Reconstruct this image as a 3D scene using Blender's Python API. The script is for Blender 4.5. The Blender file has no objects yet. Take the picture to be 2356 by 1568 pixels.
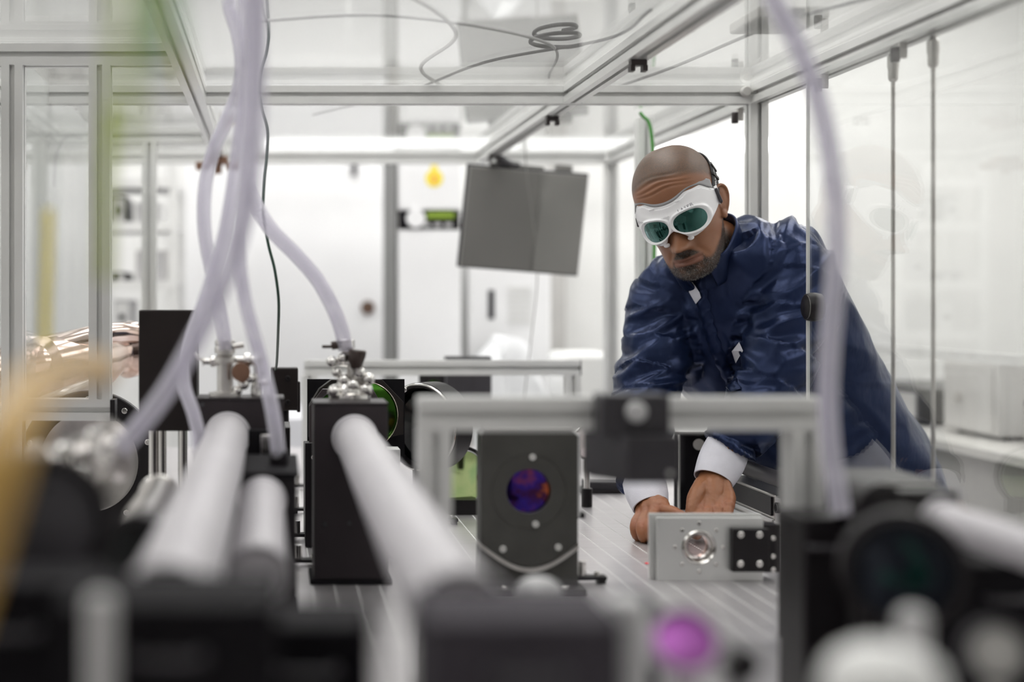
import bpy, math, random
import numpy as np
from mathutils import Vector, Matrix, noise

# ------------------------------------------------------------------ camera, world, light, exposure
SC = bpy.context.scene
COL = SC.collection
random.seed(7)
CAMZ = 1.35
K = 50.0 / 36.0 * 2356.0
cam_data = bpy.data.cameras.new('camera')
cam_data.lens = 50
cam_data.sensor_width = 36
cam_data.shift_x = (1178 - 630) / 2356
cam_data.shift_y = -(784 - 690) / 2356
cam_data.clip_start = 0.02
cam_data.dof.use_dof = True
cam_data.dof.focus_distance = 2.74
cam_data.dof.aperture_fstop = 1.5
cam = bpy.data.objects.new('camera', cam_data)
cam.location = (0, 0, CAMZ)
cam.rotation_euler = (math.pi / 2, 0, 0)
COL.objects.link(cam)
SC.camera = cam
SC.view_settings.view_transform = 'Standard'
SC.view_settings.look = 'None'
SC.view_settings.gamma = 1
SC.view_settings.use_curve_mapping = False
SC.view_settings.exposure = 0.34
SC.cycles.transparent_max_bounces = 24
SC.cycles.max_bounces = 8
SC.cycles.sample_clamp_indirect = 6.0
world = bpy.data.worlds.new('world')
SC.world = world
world.use_nodes = True
world.node_tree.nodes['Background'].inputs[0].default_value = (0.9, 0.93, 1, 1)
world.node_tree.nodes['Background'].inputs[1].default_value = 0.35
LIGHT = 4.0          # strength of the luminous ceiling diffusers


# ------------------------------------------------------------------ helpers
def P(px, py, D):
    """a real point at depth D (metres), found from where it is seen"""
    return Vector(((px - 630) * D / K, D, CAMZ + (690 - py) * D / K))


def frame(axis, hint=Vector((0, 0, 1))):
    a = Vector(axis).normalized()
    if abs(a.dot(hint)) > 0.98:
        hint = Vector((1, 0, 0))
    u = hint.cross(a).normalized()
    return u, a.cross(u).normalized(), a


def catmull(pts, n):
    """pts: list of tuples, returns n samples along a smooth curve"""
    p = np.array([list(q) for q in pts], float)
    if len(p) == 2:
        t = np.linspace(0, 1, n)[:, None]
        return p[0] * (1 - t) + p[1] * t
    e = np.vstack([2 * p[0] - p[1], p, 2 * p[-1] - p[-2]])
    out = []
    for s in np.linspace(0, len(p) - 1, n):
        i = min(int(s), len(p) - 2)
        t = s - i
        a, b, c, d = e[i], e[i + 1], e[i + 2], e[i + 3]
        out.append(.5 * ((2 * b) + (c - a) * t + (2 * a - 5 * b + 4 * c - d) * t * t + (3 * b - a - 3 * c + d) * t ** 3))
    return np.array(out)


class G:
    def __init__(s):
        s.v, s.f = [], []

    def add(s, vs, fs):
        b = len(s.v)
        s.v += [tuple(q) for q in vs]
        s.f += [tuple(b + i for i in f) for f in fs]
        return s

    def box(s, x0, x1, y0, y1, z0, z1):
        return s.add([(x0, y0, z0), (x1, y0, z0), (x1, y1, z0), (x0, y1, z0), (x0, y0, z1), (x1, y0, z1), (x1, y1, z1), (x0, y1, z1)],
                     [(0, 3, 2, 1), (4, 5, 6, 7), (0, 1, 5, 4), (1, 2, 6, 5), (2, 3, 7, 6), (3, 0, 4, 7)])

    def boxd(s, px0, px1, py0, py1, D, depth, bottom=None):
        """box whose front face is at depth D between those sight lines"""
        a, b = P(px0, py1, D), P(px1, py0, D)
        return s.box(a.x, b.x, D, D + depth, a.z if bottom is None else bottom, b.z)

    def obox(s, c, size, M):
        c = Vector(c)
        vs = [c + M @ Vector((sx * size[0] / 2, sy * size[1] / 2, sz * size[2] / 2))
              for sz in (-1, 1) for sx, sy in ((-1, -1), (1, -1), (1, 1), (-1, 1))]
        return s.add(vs, [(0, 3, 2, 1), (4, 5, 6, 7), (0, 1, 5, 4), (1, 2, 6, 5), (2, 3, 7, 6), (3, 0, 4, 7)])

    def prism(s, poly, o, u, v, w):
        """polygon in the plane (u, v) at o, swept along vector w"""
        o, u, v, w = Vector(o), Vector(u), Vector(v), Vector(w)
        n = len(poly)
        vs = [o + u * a + v * b for a, b in poly] + [o + u * a + v * b + w for a, b in poly]
        if u.cross(v).dot(w) > 0:
            fs = [tuple(range(n - 1, -1, -1)), tuple(range(n, 2 * n))] + [(i, (i + 1) % n, n + (i + 1) % n, n + i) for i in range(n)]
        else:
            fs = [tuple(range(n)), tuple(range(2 * n - 1, n - 1, -1))] + [(i, n + i, n + (i + 1) % n, (i + 1) % n) for i in range(n)]
        return s.add(vs, fs)

    def lathe(s, prof, o, axis, n=32, hint=Vector((0, 0, 1)), caps=True):
        """prof: (radius, height along axis)"""
        u, v, a = frame(axis, hint)
        o = Vector(o)
        vs, fs = [], []
        m = len(prof)
        for i in range(n):
            t = 2 * math.pi * i / n
            d = u * math.cos(t) + v * math.sin(t)
            for r, h in prof:
                vs.append(o + d * r + a * h)
        for i in range(n):
            j = (i + 1) % n
            for k in range(m - 1):
                fs.append((i * m + k, j * m + k, j * m + k + 1, i * m + k + 1))
        if caps and prof[0][0] > 1e-6:
            fs.append(tuple(i * m for i in range(n - 1, -1, -1)))
        if caps and prof[-1][0] > 1e-6:
            fs.append(tuple(i * m + m - 1 for i in range(n)))
        return s.add(vs, fs)

    def cyl(s, p0, p1, r, r1=None, n=32):
        p0, p1 = Vector(p0), Vector(p1)
        L = (p1 - p0).length
        return s.lathe([(r, 0), (r if r1 is None else r1, L)], p0, p1 - p0, n)

    def pipe(s, p0, p1, r, wall, n=40):
        p0, p1 = Vector(p0), Vector(p1)
        L = (p1 - p0).length
        u, v, a = frame(p1 - p0)
        vs, fs = [], []
        pr = [(r, 0), (r, L), (r - wall, L), (r - wall, 0)]
        for i in range(n):
            t = 2 * math.pi * i / n
            d = u * math.cos(t) + v * math.sin(t)
            vs += [p0 + d * q + a * h for q, h in pr]
        for i in range(n):
            j = (i + 1) % n
            for k in range(4):
                fs.append((i * 4 + k, j * 4 + k, j * 4 + (k + 1) % 4, i * 4 + (k + 1) % 4))
        return s.add(vs, fs)

    def torus(s, c, axis, R, r, n=40, m=10, squash=1.0):
        u, v, a = frame(axis)
        c = Vector(c)
        vs = []
        for i in range(n):
            t = 2 * math.pi * i / n
            d = u * math.cos(t) + v * math.sin(t)
            for j in range(m):
                q = 2 * math.pi * j / m
                vs.append(c + d * (R + r * math.cos(q)) + a * r * squash * math.sin(q))
        fs = [(i * m + j, ((i + 1) % n) * m + j, ((i + 1) % n) * m + (j + 1) % m, i * m + (j + 1) % m) for i in range(n) for j in range(m)]
        return s.add(vs, fs)

    def tube(s, pts, r, n=12, steps=None, round_ends=False):
        """pts of (x,y,z[,r]); smooth tube through them"""
        steps = steps or max(8, len(pts) * 8)
        q = catmull([tuple(p) for p in pts], steps)
        rr = q[:, 3] if q.shape[1] > 3 else np.full(len(q), r)
        c = q[:, :3]
        if round_ends:
            t0 = c[0] - c[1]; t0 /= np.linalg.norm(t0) + 1e-9
            t1 = c[-1] - c[-2]; t1 /= np.linalg.norm(t1) + 1e-9
            ks = (.95, .8, .55, .25)
            pre = [(c[0] + t0 * rr[0] * k, rr[0] * math.sqrt(max(1 - k * k, 0))) for k in ks]
            post = [(c[-1] + t1 * rr[-1] * k, rr[-1] * math.sqrt(max(1 - k * k, 0))) for k in ks[::-1]]
            c = np.array([p[0] for p in pre] + list(c) + [p[0] for p in post])
            rr = np.array([p[1] for p in pre] + list(rr) + [p[1] for p in post])
        T = np.gradient(c, axis=0)
        T /= np.linalg.norm(T, axis=1)[:, None] + 1e-12
        h = np.array([0, 0, 1.]) if abs(T[0][2]) < .9 else np.array([0, 1., 0])
        u = np.cross(h, T[0]); u /= np.linalg.norm(u)
        vs, fs = [], []
        ang = np.arange(n) * 2 * math.pi / n
        for i in range(len(c)):
            u = u - T[i] * u.dot(T[i]); u /= np.linalg.norm(u)
            w = np.cross(T[i], u)
            for t in ang:
                vs.append(c[i] + rr[i] * (math.cos(t) * u + math.sin(t) * w))
        for i in range(len(c) - 1):
            for j in range(n):
                fs.append((i * n + j, i * n + (j + 1) % n, (i + 1) * n + (j + 1) % n, (i + 1) * n + j))
        fs.append(tuple(range(n - 1, -1, -1)))
        fs.append(tuple((len(c) - 1) * n + j for j in range(n)))
        return s.add(vs, fs)

    def helix(s, pts, R, pitch, r, n=14, m=4):
        q = catmull([tuple(p)[:3] for p in pts], 400)
        d = np.r_[0, np.cumsum(np.linalg.norm(np.diff(q, axis=0), axis=1))]
        turns = d[-1] / pitch
        N = int(turns * n)
        ss = np.linspace(0, d[-1], N)
        c = np.stack([np.interp(ss, d, q[:, k]) for k in range(3)], 1)
        T = np.gradient(c, axis=0)
        T /= np.linalg.norm(T, axis=1)[:, None]
        u = np.cross([0, 1., 0.1], T)
        u /= np.linalg.norm(u, axis=1)[:, None]
        w = np.cross(T, u)
        a = ss / pitch * 2 * math.pi
        rad = u * np.cos(a)[:, None] + w * np.sin(a)[:, None]
        cc = c + rad * R
        vs = []
        for j in range(m):
            b = 2 * math.pi * j / m
            vs.append(cc + rad * r * math.cos(b) + T * r * 1.3 * math.sin(b))
        vs = np.stack(vs, 1).reshape(-1, 3)
        fs = [(i * m + j, i * m + (j + 1) % m, (i + 1) * m + (j + 1) % m, (i + 1) * m + j) for i in range(N - 1) for j in range(m)]
        return s.add(vs.tolist(), fs)

    def ell(s, c, rx, ry, rz, M=None, n=24, m=14):
        c = Vector(c)
        vs, fs = [], []
        for i in range(m + 1):
            ph = math.pi * i / m
            for j in range(n):
                t = 2 * math.pi * j / n
                d = Vector((rx * math.sin(ph) * math.cos(t), ry * math.sin(ph) * math.sin(t), rz * math.cos(ph)))
                vs.append(c + (M @ d if M else d))
        for i in range(m):
            for j in range(n):
                fs.append((i * n + j, (i + 1) * n + j, (i + 1) * n + (j + 1) % n, i * n + (j + 1) % n))
        return s.add(vs, fs)

    def plate_hole(s, poly, o, u, v, w, hc, hr, n=48):
        """flat plate (convex polygon) with a round through hole, swept along w"""
        o, u, v, w = Vector(o), Vector(u), Vector(v), Vector(w)
        ang = sorted(set([2 * math.pi * i / n for i in range(n)] + [math.atan2(b - hc[1], a - hc[0]) % (2 * math.pi) for a, b in poly]))
        out, inn = [], []
        m = len(poly)
        for t in ang:
            dx, dy = math.cos(t), math.sin(t)
            best = None
            for i in range(m):
                ax, ay = poly[i][0] - hc[0], poly[i][1] - hc[1]
                bx, by = poly[(i + 1) % m][0] - hc[0], poly[(i + 1) % m][1] - hc[1]
                ex, ey = bx - ax, by - ay
                den = dx * ey - dy * ex
                if abs(den) < 1e-12:
                    continue
                k = (ax * ey - ay * ex) / den
                l = (ax * dy - ay * dx) / den
                if k > 0 and -1e-6 <= l <= 1 + 1e-6 and (best is None or k < best):
                    best = k
            out.append((hc[0] + dx * best, hc[1] + dy * best))
            inn.append((hc[0] + dx * hr, hc[1] + dy * hr))
        N = len(ang)
        vs = [o + u * a + v * b for a, b in out] + [o + u * a + v * b for a, b in inn]
        vs += [q + w for q in vs]
        fs = []
        for i in range(N):
            j = (i + 1) % N
            fs += [(i, j, N + j, N + i), (2 * N + i, 3 * N + i, 3 * N + j, 2 * N + j), (i, 2 * N + i, 2 * N + j, j), (N + i, N + j, 3 * N + j, 3 * N + i)]
        if u.cross(v).dot(w) > 0:
            fs = [f[::-1] if k % 4 < 2 else f[::-1] for k, f in enumerate(fs)]
            fs = [f[::-1] for f in fs]
        return s.add(vs, fs)


MOD = 0.0385


def profile_poly(nu, nv, m=MOD):
    """slotted aluminium extrusion outline"""
    g, d = m * .12, m * .28
    W, H = nu * m / 2, nv * m / 2

    def side(n, L):
        out = []
        for i in range(n):
            c = -L + m * (i + .5)
            out += [(c - g, 0), (c - g, d * .4), (c - g * 2, d * .4), (c - g * 1.4, d), (c + g * 1.4, d), (c + g * 2, d * .4), (c + g, d * .4), (c + g, 0)]
        return out
    p = [(-W, -H)] + [(a, -H + b) for a, b in side(nu, W)] + [(W, -H)] + [(W - b, a) for a, b in side(nv, H)]
    p += [(W, H)] + [(-a, H - b) for a, b in side(nu, W)] + [(-W, H)] + [(-W + b, -a) for a, b in side(nv, H)]
    return p


def profile(g, p0, p1, nu=1, nv=1, u=None):
    p0, p1 = Vector(p0), Vector(p1)
    w = p1 - p0
    a = w.normalized()
    u = Vector(u) if u else (Vector((0, 0, 1)).cross(a) if abs(a.z) < .9 else Vector((1, 0, 0)))
    u.normalize()
    v = a.cross(u)
    return g.prism(profile_poly(nu, nv), p0, u, v, w)


def mesh_of(name, g, mt, smooth=True, angle=35):
    me = bpy.data.meshes.new(name)
    me.from_pydata(g.v, [], g.f)
    me.materials.append(mt)
    if smooth:
        me.shade_smooth()
        me.set_sharp_from_angle(angle=math.radians(angle))
    me.update()
    return me


def setp(o, label=None, cat=None, group=None, kind=None):
    if label: o['label'] = label
    if cat: o['category'] = cat
    if group: o['group'] = group
    if kind: o['kind'] = kind
    return o


def thing(name, label, cat, loc=(0, 0, 0), group=None):
    o = bpy.data.objects.new(name, None)
    o.empty_display_size = .05
    COL.objects.link(o)
    o.location = loc
    return setp(o, label, cat, group)


def wloc(o):
    L = Vector((0, 0, 0))
    while o is not None:
        L += o.location
        o = o.parent
    return L


def part(name, g, mt, parent=None, label=None, cat=None, group=None, kind=None, bevel=0, smooth=True, angle=35, origin=None):
    off = wloc(parent) if parent else Vector((0, 0, 0))
    loc = Vector((0, 0, 0))
    if parent is None:
        a = np.array(g.v)
        loc = Vector(((a[:, 0].min() + a[:, 0].max()) / 2, (a[:, 1].min() + a[:, 1].max()) / 2, a[:, 2].min()))
        off = loc
    if off.length > 0:
        g.v = [(x - off.x, y - off.y, z - off.z) for x, y, z in g.v]
    o = bpy.data.objects.new(name, mesh_of(name, g, mt, smooth, angle))
    o.location = loc
    COL.objects.link(o)
    if parent: o.parent = parent
    if bevel:
        b = o.modifiers.new('bevel', 'BEVEL')
        b.width = bevel
        b.segments = 2
        b.limit_method = 'ANGLE'
        b.angle_limit = math.radians(50)
        b.harden_normals = False
    return setp(o, label, cat, group, kind)


def dup(root, delta, label=None):
    def rec(o, par):
        c = o.copy()
        COL.objects.link(c)
        c.parent = par
        for ch in o.children:
            rec(ch, c)
        return c
    r = rec(root, None)
    r.location = root.location + Vector(delta)
    if label: r['label'] = label
    return r


# ------------------------------------------------------------------ materials
def mat(name, col, rough=.5, metal=0., var=.06, scale=30., bump=0., bscale=200., coat=0., emit=None, estr=1., spec=.5, rvar=.1, col2=None, stretch=None, aniso=0.):
    m = bpy.data.materials.new(name)
    m.use_nodes = True
    nt = m.node_tree
    b = nt.nodes['Principled BSDF']
    tc = nt.nodes.new('ShaderNodeTexCoord')
    mp = nt.nodes.new('ShaderNodeMapping')
    nt.links.new(tc.outputs['Object'], mp.inputs[0])
    if stretch: mp.inputs['Scale'].default_value = stretch
    nz = nt.nodes.new('ShaderNodeTexNoise')
    nz.inputs['Scale'].default_value = scale
    nz.inputs['Detail'].default_value = 4
    nt.links.new(mp.outputs[0], nz.inputs['Vector'])
    rp = nt.nodes.new('ShaderNodeValToRGB')
    c = list(col)
    rp.color_ramp.elements[0].position = .3
    rp.color_ramp.elements[1].position = .7
    rp.color_ramp.elements[0].color = [x * (1 - var) for x in c] + [1]
    rp.color_ramp.elements[1].color = [min(1, x * (1 + var)) for x in (col2 or c)] + [1]
    nt.links.new(nz.outputs[0], rp.inputs[0])
    nt.links.new(rp.outputs[0], b.inputs['Base Color'])
    mr = nt.nodes.new('ShaderNodeMapRange')
    mr.inputs['To Min'].default_value = max(.02, rough * (1 - rvar))
    mr.inputs['To Max'].default_value = min(1, rough * (1 + rvar))
    nt.links.new(nz.outputs[0], mr.inputs[0])
    nt.links.new(mr.outputs[0], b.inputs['Roughness'])
    b.inputs['Metallic'].default_value = metal
    b.inputs['Specular IOR Level'].default_value = spec
    b.inputs['Coat Weight'].default_value = coat
    b.inputs['Anisotropic'].default_value = aniso
    if bump:
        n2 = nt.nodes.new('ShaderNodeTexNoise')
        n2.inputs['Scale'].default_value = bscale
        n2.inputs['Detail'].default_value = 3
        nt.links.new(mp.outputs[0], n2.inputs['Vector'])
        bp = nt.nodes.new('ShaderNodeBump')
        bp.inputs['Strength'].default_value = bump
        bp.inputs['Distance'].default_value = .002
        nt.links.new(n2.outputs[0], bp.inputs['Height'])
        nt.links.new(bp.outputs[0], b.inputs['Normal'])
    if emit:
        b.inputs['Emission Color'].default_value = list(emit) + [1]
        b.inputs['Emission Strength'].default_value = estr
    return m


def glass_mat(name, tint=(1, 1, 1), ior=1.45, haze=0.0, haze_col=(.8, .8, .8), rough=0.0, edge=0.0):
    """clear sheet: transparent, with Fresnel reflections, same on the way in and out"""
    m = bpy.data.materials.new(name)
    m.use_nodes = True
    nt = m.node_tree
    nt.nodes.clear()
    out = nt.nodes.new('ShaderNodeOutputMaterial')
    tr = nt.nodes.new('ShaderNodeBsdfTransparent')
    tr.inputs[0].default_value = list(tint) + [1]
    gl = nt.nodes.new('ShaderNodeBsdfGlossy')
    gl.inputs['Roughness'].default_value = rough
    gm = nt.nodes.new('ShaderNodeNewGeometry')
    fr = nt.nodes.new('ShaderNodeFresnel')
    mx = nt.nodes.new('ShaderNodeMix')
    mx.inputs['A'].default_value = ior
    mx.inputs['B'].default_value = 1 / ior
    nt.links.new(gm.outputs['Backfacing'], mx.inputs['Factor'])
    nt.links.new(mx.outputs['Result'], fr.inputs['IOR'])
    ms = nt.nodes.new('ShaderNodeMixShader')
    nt.links.new(fr.outputs[0], ms.inputs[0])
    nt.links.new(tr.outputs[0], ms.inputs[1])
    nt.links.new(gl.outputs[0], ms.inputs[2])
    last = ms
    if haze:
        df = nt.nodes.new('ShaderNodeBsdfDiffuse')
        df.inputs[0].default_value = list(haze_col) + [1]
        tl = nt.nodes.new('ShaderNodeBsdfTranslucent')
        tl.inputs[0].default_value = list(haze_col) + [1]
        a = nt.nodes.new('ShaderNodeMixShader')
        nt.links.new(df.outputs[0], a.inputs[1])
        nt.links.new(tl.outputs[0], a.inputs[2])
        h = nt.nodes.new('ShaderNodeMixShader')
        h.inputs[0].default_value = haze
        if edge:        # a round tube's wall is seen edge-on, hence milkier, along its sides
            lw = nt.nodes.new('ShaderNodeLayerWeight')
            lw.inputs['Blend'].default_value = .35
            mr = nt.nodes.new('ShaderNodeMapRange')
            mr.inputs['To Min'].default_value = haze
            mr.inputs['To Max'].default_value = edge
            nt.links.new(lw.outputs['Facing'], mr.inputs[0])
            nt.links.new(mr.outputs[0], h.inputs[0])
        nt.links.new(ms.outputs[0], h.inputs[1])
        nt.links.new(a.outputs[0], h.inputs[2])
        last = h
    nt.links.new(last.outputs[0], out.inputs[0])
    return m


def mirror_mat(name, stops, scale=6., rough=.03, metal=1.):
    """dichroic coated optic: reflecting, its tint drifting across the coating"""
    m = mat(name, (1, 1, 1), rough, metal, scale=scale)
    nt = m.node_tree
    rp = [n for n in nt.nodes if n.type == 'VALTORGB'][0]
    cr = rp.color_ramp
    while len(cr.elements) < len(stops):
        cr.elements.new(.5)
    for e, (p, c) in zip(cr.elements, stops):
        e.position = p
        e.color = list(c) + [1]
    return m


M = dict(
    alu=mat('brushed_aluminium', (.78, .78, .77), .38, .70, var=.03, scale=8, bump=.05, bscale=400, stretch=(1, 1, 1)),
    alu_white=mat('bright_anodised_aluminium', (.80, .80, .79), .45, .45, var=.03, scale=20),
    steel=mat('polished_steel', (.75, .73, .71), .14, 1., var=.05, scale=20),
    steel_dull=mat('dull_steel', (.58, .56, .54), .3, .9, var=.08, scale=30),
    nickel=mat('copper_tinted_steel', (.62, .44, .36), .14, 1., var=.12, scale=9, col2=(.80, .70, .66)),
    black=mat('black_anodised', (.0095, .0075, .009), .42, .0, var=.15, scale=40, bump=.05, bscale=600, spec=.32),
    black_soft=mat('matt_black', (.010, .009, .011), .75, .0, var=.15, scale=40, spec=.12),
    monitor_grey=mat('monitor_back_grey', (.150, .146, .137), .5, 0, var=.03, scale=8),
    monitor_side=mat('monitor_side_grey', (.205, .20, .19), .5, 0, var=.03, scale=8),
    black_brown=mat('brownish_black_anodised', (.012, .008, .0075), .5, .0, var=.2, scale=12, spec=.3),
    slate=mat('dark_grey_anodised', (.040, .037, .043), .45, .1, var=.1, scale=30),
    graphite=mat('graphite_painted_metal', (.060, .058, .053), .4, .15, var=.12, scale=22),
    grey=mat('mid_grey_plastic', (.50, .49, .47), .5, 0, var=.04, scale=10),
    grey_light=mat('light_grey_plastic', (.58, .57, .555), .5, 0, var=.04, scale=10),
    pale=mat('pale_grey_painted_metal', (.56, .555, .56), .45, .1, var=.04, scale=14),
    pipe=mat('matt_silver_pipe', (.52, .50, .525), .5, .25, var=.04, scale=10),
    white=mat('white_paint', (.86, .86, .85), .55, 0, var=.015, scale=6, bump=.03, bscale=60),
    white_gloss=mat('white_lacquer', (.87, .87, .88), .25, 0, var=.015, scale=6),
    floor=mat('pale_vinyl_floor', (.55, .55, .54), .4, 0, var=.06, scale=3),
    table=mat('brushed_table_steel', (.60, .575, .59), .33, .65, var=.06, scale=6, bump=.08, bscale=60, stretch=(1, 14, 1)),
    glass=glass_mat('clear_acrylic', (.985, .99, .985), 1.49),
    roof=glass_mat('clear_roof_acrylic', (.98, .985, .98), 1.6, haze=.02, haze_col=(.9, .9, .9)),
    panel=glass_mat('side_acrylic', (.94, .95, .94), 1.5, haze=.22, haze_col=(.8, .81, .8)),
    hose=glass_mat('clear_pvc', (.95, .94, .975), 1.5, haze=.26, haze_col=(.92, .915, .94), rough=.16, edge=.62),
    coil=mat('hose_spiral', (.72, .68, .80), .25, 0, var=.03),
    cable=mat('black_cable', (.02, .028, .022), .4, 0),
    cable_green=mat('dark_green_cable', (.012, .05, .03), .4, 0),
    green=mat('green_cable', (.07, .28, .05), .4, 0),
    lime=mat('lime_tube', (.48, .60, .08), .35, 0),
    amber=mat('amber_hose', (.62, .38, .10), .3, 0, var=.12, scale=10),
    yellow=mat('yellow_sticker', (.90, .74, .08), .5, 0),
    orange=mat('orange_mark', (.85, .35, .08), .5, 0),
    label_green=mat('olive_display', (.22, .33, .03), .4, 0),
    brown=mat('brown_plastic', (.13, .075, .05), .45, 0),
    copper=mat('copper_clamp', (.22, .12, .08), .4, .5),
    rubber=mat('dark_clip', (.03, .022, .022), .45, 0),
    red=mat('red_light_spot', (.9, .05, .07), .4, 0),
    m_green=mirror_mat('green_coated_mirror', [(.3, (.10, .48, .04)), (.5, (.22, .62, .08)), (.72, (.05, .30, .06))], 5, .06),
    m_mix=mirror_mat('green_gold_coated_mirror', [(.25, (.28, .62, .22)), (.5, (.70, .86, .40)), (.62, (.30, .66, .30)), (.8, (.40, .10, .60))], 7, .03),
    m_purple=mirror_mat('violet_coated_mirror', [(.34, (.50, .13, .05)), (.44, (.07, .02, .06)), (.56, (.05, .03, .30)), (.68, (.30, .07, .12))], 28, .05),
    m_pink=mirror_mat('magenta_coated_mirror', [(.3, (.55, .12, .62)), (.6, (.66, .22, .70)), (.9, (.80, .62, .80))], 12, .15, metal=.5),
    lens=glass_mat('clear_lens', (.95, .9, .9), 1.6),
    emit_mid=mat('dimmed_diffuser', (1, 1, 1), .5, emit=(1, .99, .97), estr=LIGHT * .62),
    emit_near=mat('low_diffuser', (1, 1, 1), .5, emit=(1, .99, .97), estr=LIGHT * .15),
    emit=mat('luminous_diffuser', (1, 1, 1), .5, emit=(1, .99, .97), estr=LIGHT),
    emit_strip=mat('luminous_tube', (1, 1, 1), .5, emit=(1, 1, 1), estr=3.0),
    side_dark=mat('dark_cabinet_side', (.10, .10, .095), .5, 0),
    lilac=mat('lilac_white_lacquer', (.80, .80, .85), .4, 0, var=.015, scale=5),
    slate_brown=mat('brown_grey_anodised', (.050, .040, .042), .42, .1, var=.1, scale=30),
    lens_dark=mat('dark_lens_glass', (.004, .005, .006), .10, 0, spec=.3),
    brown_dark=mat('dark_brown_knob', (.045, .028, .024), .4, 0),
    steel_dark=mat('dark_polished_steel', (.34, .32, .31), .2, 1., var=.2, scale=20),
    glint_lens=mirror_mat('lens_painted_green_glint', [(.35, (.003, .004, .010)), (.60, (.004, .008, .016)), (.70, (.01, .12, .08))], 22, .06, metal=.6),  # near-black lens, its small green glint painted in by the ramp
    bench_grey=mat('bench_grey', (.30, .29, .28), .5, 0),
    slate_mid=mat('violet_grey_paint', (.060, .054, .064), .8, 0, spec=.15),
    housing=mat('brown_grey_housing', (.028, .022, .025), .5, .1, var=.1, scale=20, spec=.3),
    drape=mat('white_sheet', (.85, .86, .88), .8, 0, var=.03, scale=6),
)
TZ = CAMZ - .45        # top of the optical table

# ------------------------------------------------------------------ room
RX0, RX1, RY0, RY1, RZ = -2.7, 3.3, -1.6, 6.3, 2.9
def struct(name, g, mt, label=None, parent=None, bevel=0):
    return part(name, g, mt, parent, label=label, kind='structure' if parent is None else None, bevel=bevel)
struct('floor', G().box(RX0, RX1, RY0, RY1, -.1, 0), M['floor'])
struct('ceiling', G().box(RX0, RX1, RY0, RY1, RZ, RZ + .1), M['white'])
struct('wall_back', G().box(RX0, RX1, RY1, RY1 + .1, 0, RZ), M['white'])
struct('wall_front', G().box(RX0, RX1, RY0 - .1, RY0, 0, RZ), M['grey'])
struct('wall_left', G().box(RX0 - .1, RX0, RY0 - .1, RY1 + .1, 0, RZ), M['white'])
struct('wall_right', G().box(RX1, RX1 + .1, RY0 - .1, RY1 + .1, 0, RZ), M['white'])
# luminous ceiling panels
k = 0
for ly in (-.6, 1.3, 3.2, 5.2):
    for lx in (-1.7, .3, 2.3):
        nm = ['nearest', 'second', 'third', 'farthest'][[-.6, 1.3, 3.2, 5.2].index(ly)]
        sd = {-1.7: 'by the left wall', .3: 'in the middle of the room', 2.3: 'by the right wall'}[lx]
        t = thing('ceiling_light', 'square luminous ceiling panel, %s row %s' % (nm, sd), 'light', (lx, ly, RZ - .05), 'ceiling light panels')
        g = G()
        for a in (-1, 1):
            g.box(lx + a * .62 - .02, lx + a * .62 + .02, ly - .64, ly + .64, RZ - .06, RZ - .002)
            g.box(lx - .6, lx + .6, ly + a * .62 - .02, ly + a * .62 + .02, RZ - .06, RZ - .002)
        part('frame', g, M['alu_white'], t)
        part('diffuser', G().box(lx - .6, lx + .6, ly - .6, ly + .6, RZ - .045, RZ - .03), M['emit_near' if ly < 0 else 'emit_mid' if ly < 2 else 'emit'], t)

# ------------------------------------------------------------------ back of the room
YB = RY1
t = thing('sliding_door', 'wide white sliding door with a round brown finger pull, left of the white cabinet', 'door', (P(640, 700, YB - .06).x, YB - .03, 0))
a, b = P(395, 300, YB - .06), P(890, 300, YB - .06)
part('door_panel', G().box(a.x, b.x, YB - .05, YB - .002, .02, 2.35), M['white_gloss'], t, bevel=.004)
c = P(846, 707, YB - .06)
part('finger_pull', G().lathe([(.0, 0), (.030, 0), (.030, .006), (.024, .008), (.022, .003), (0, .002)], (c.x, YB - .058, c.z), (0, -1, 0), 32), M['brown'], t)
part('door_rail', G().box(a.x - .1, b.x, YB - .05, YB - .002, 2.36, 2.42), M['alu_white'], t)
c = P(816, 385, YB - .1)
part('door_stop', G().box(c.x - .01, c.x + .01, YB - .08, YB - .05, c.z - .03, c.z + .03), M['slate'], t)
# dark recess beside the door
a, b = P(892, 300, YB), P(916, 300, YB)
struct('trim_1', G().box(a.x, b.x, YB - .03, YB - .001, 0, 2.4), M['grey'], 'dark grey vertical joint between sliding door and cabinet')
a, b = P(1270, 300, YB - .1), P(1304, 300, YB - .1)
struct('trim_2', G().box(a.x, b.x, YB - .08, YB - .001, 0, 2.4), M['grey_light'], 'grey vertical column behind the monitor')
# white cabinet
D = 5.3
a, b = P(914, 240, D), P(1062, 240, D)
t = thing('tall_cabinet', 'tall white cabinet with yellow round sticker and green display strip', 'cabinet', ((a.x + b.x) / 2, D + .3, 0))
z1, z0 = P(0, 484, D).z, P(0, 527, D).z
part('cabinet_body', G().box(a.x, b.x, D + .02, D + .6, .05, 1.92), M['white'], t, bevel=.003)
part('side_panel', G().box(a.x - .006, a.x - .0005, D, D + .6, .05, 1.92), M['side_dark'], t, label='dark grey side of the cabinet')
part('door', G().box(a.x + .004, b.x - .004, D, D + .018, z1 + .004, 1.915), M['white_gloss'], t, bevel=.003)
part('door', G().box(a.x + .004, b.x - .004, D, D + .018, .06, z0 - .004), M['white_gloss'], t, bevel=.003)
cs = part('control_strip', G().box(a.x + .006, b.x - .006, D + .004, D + .018, z0, z1), M['black_soft'], t)
c0, c1 = P(982, 487, D), P(1045, 502, D)
part('display', G().box(c0.x, c1.x, D - .002, D + .004, c1.z, c0.z), M['label_green'], cs)
c = P(957, 502, D)
part('dial', G().lathe([(0, .012), (.034, .012), (.036, 0)][::-1], (c.x, D + .004, c.z), (0, -1, 0), 32), M['white_gloss'], cs)
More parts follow.
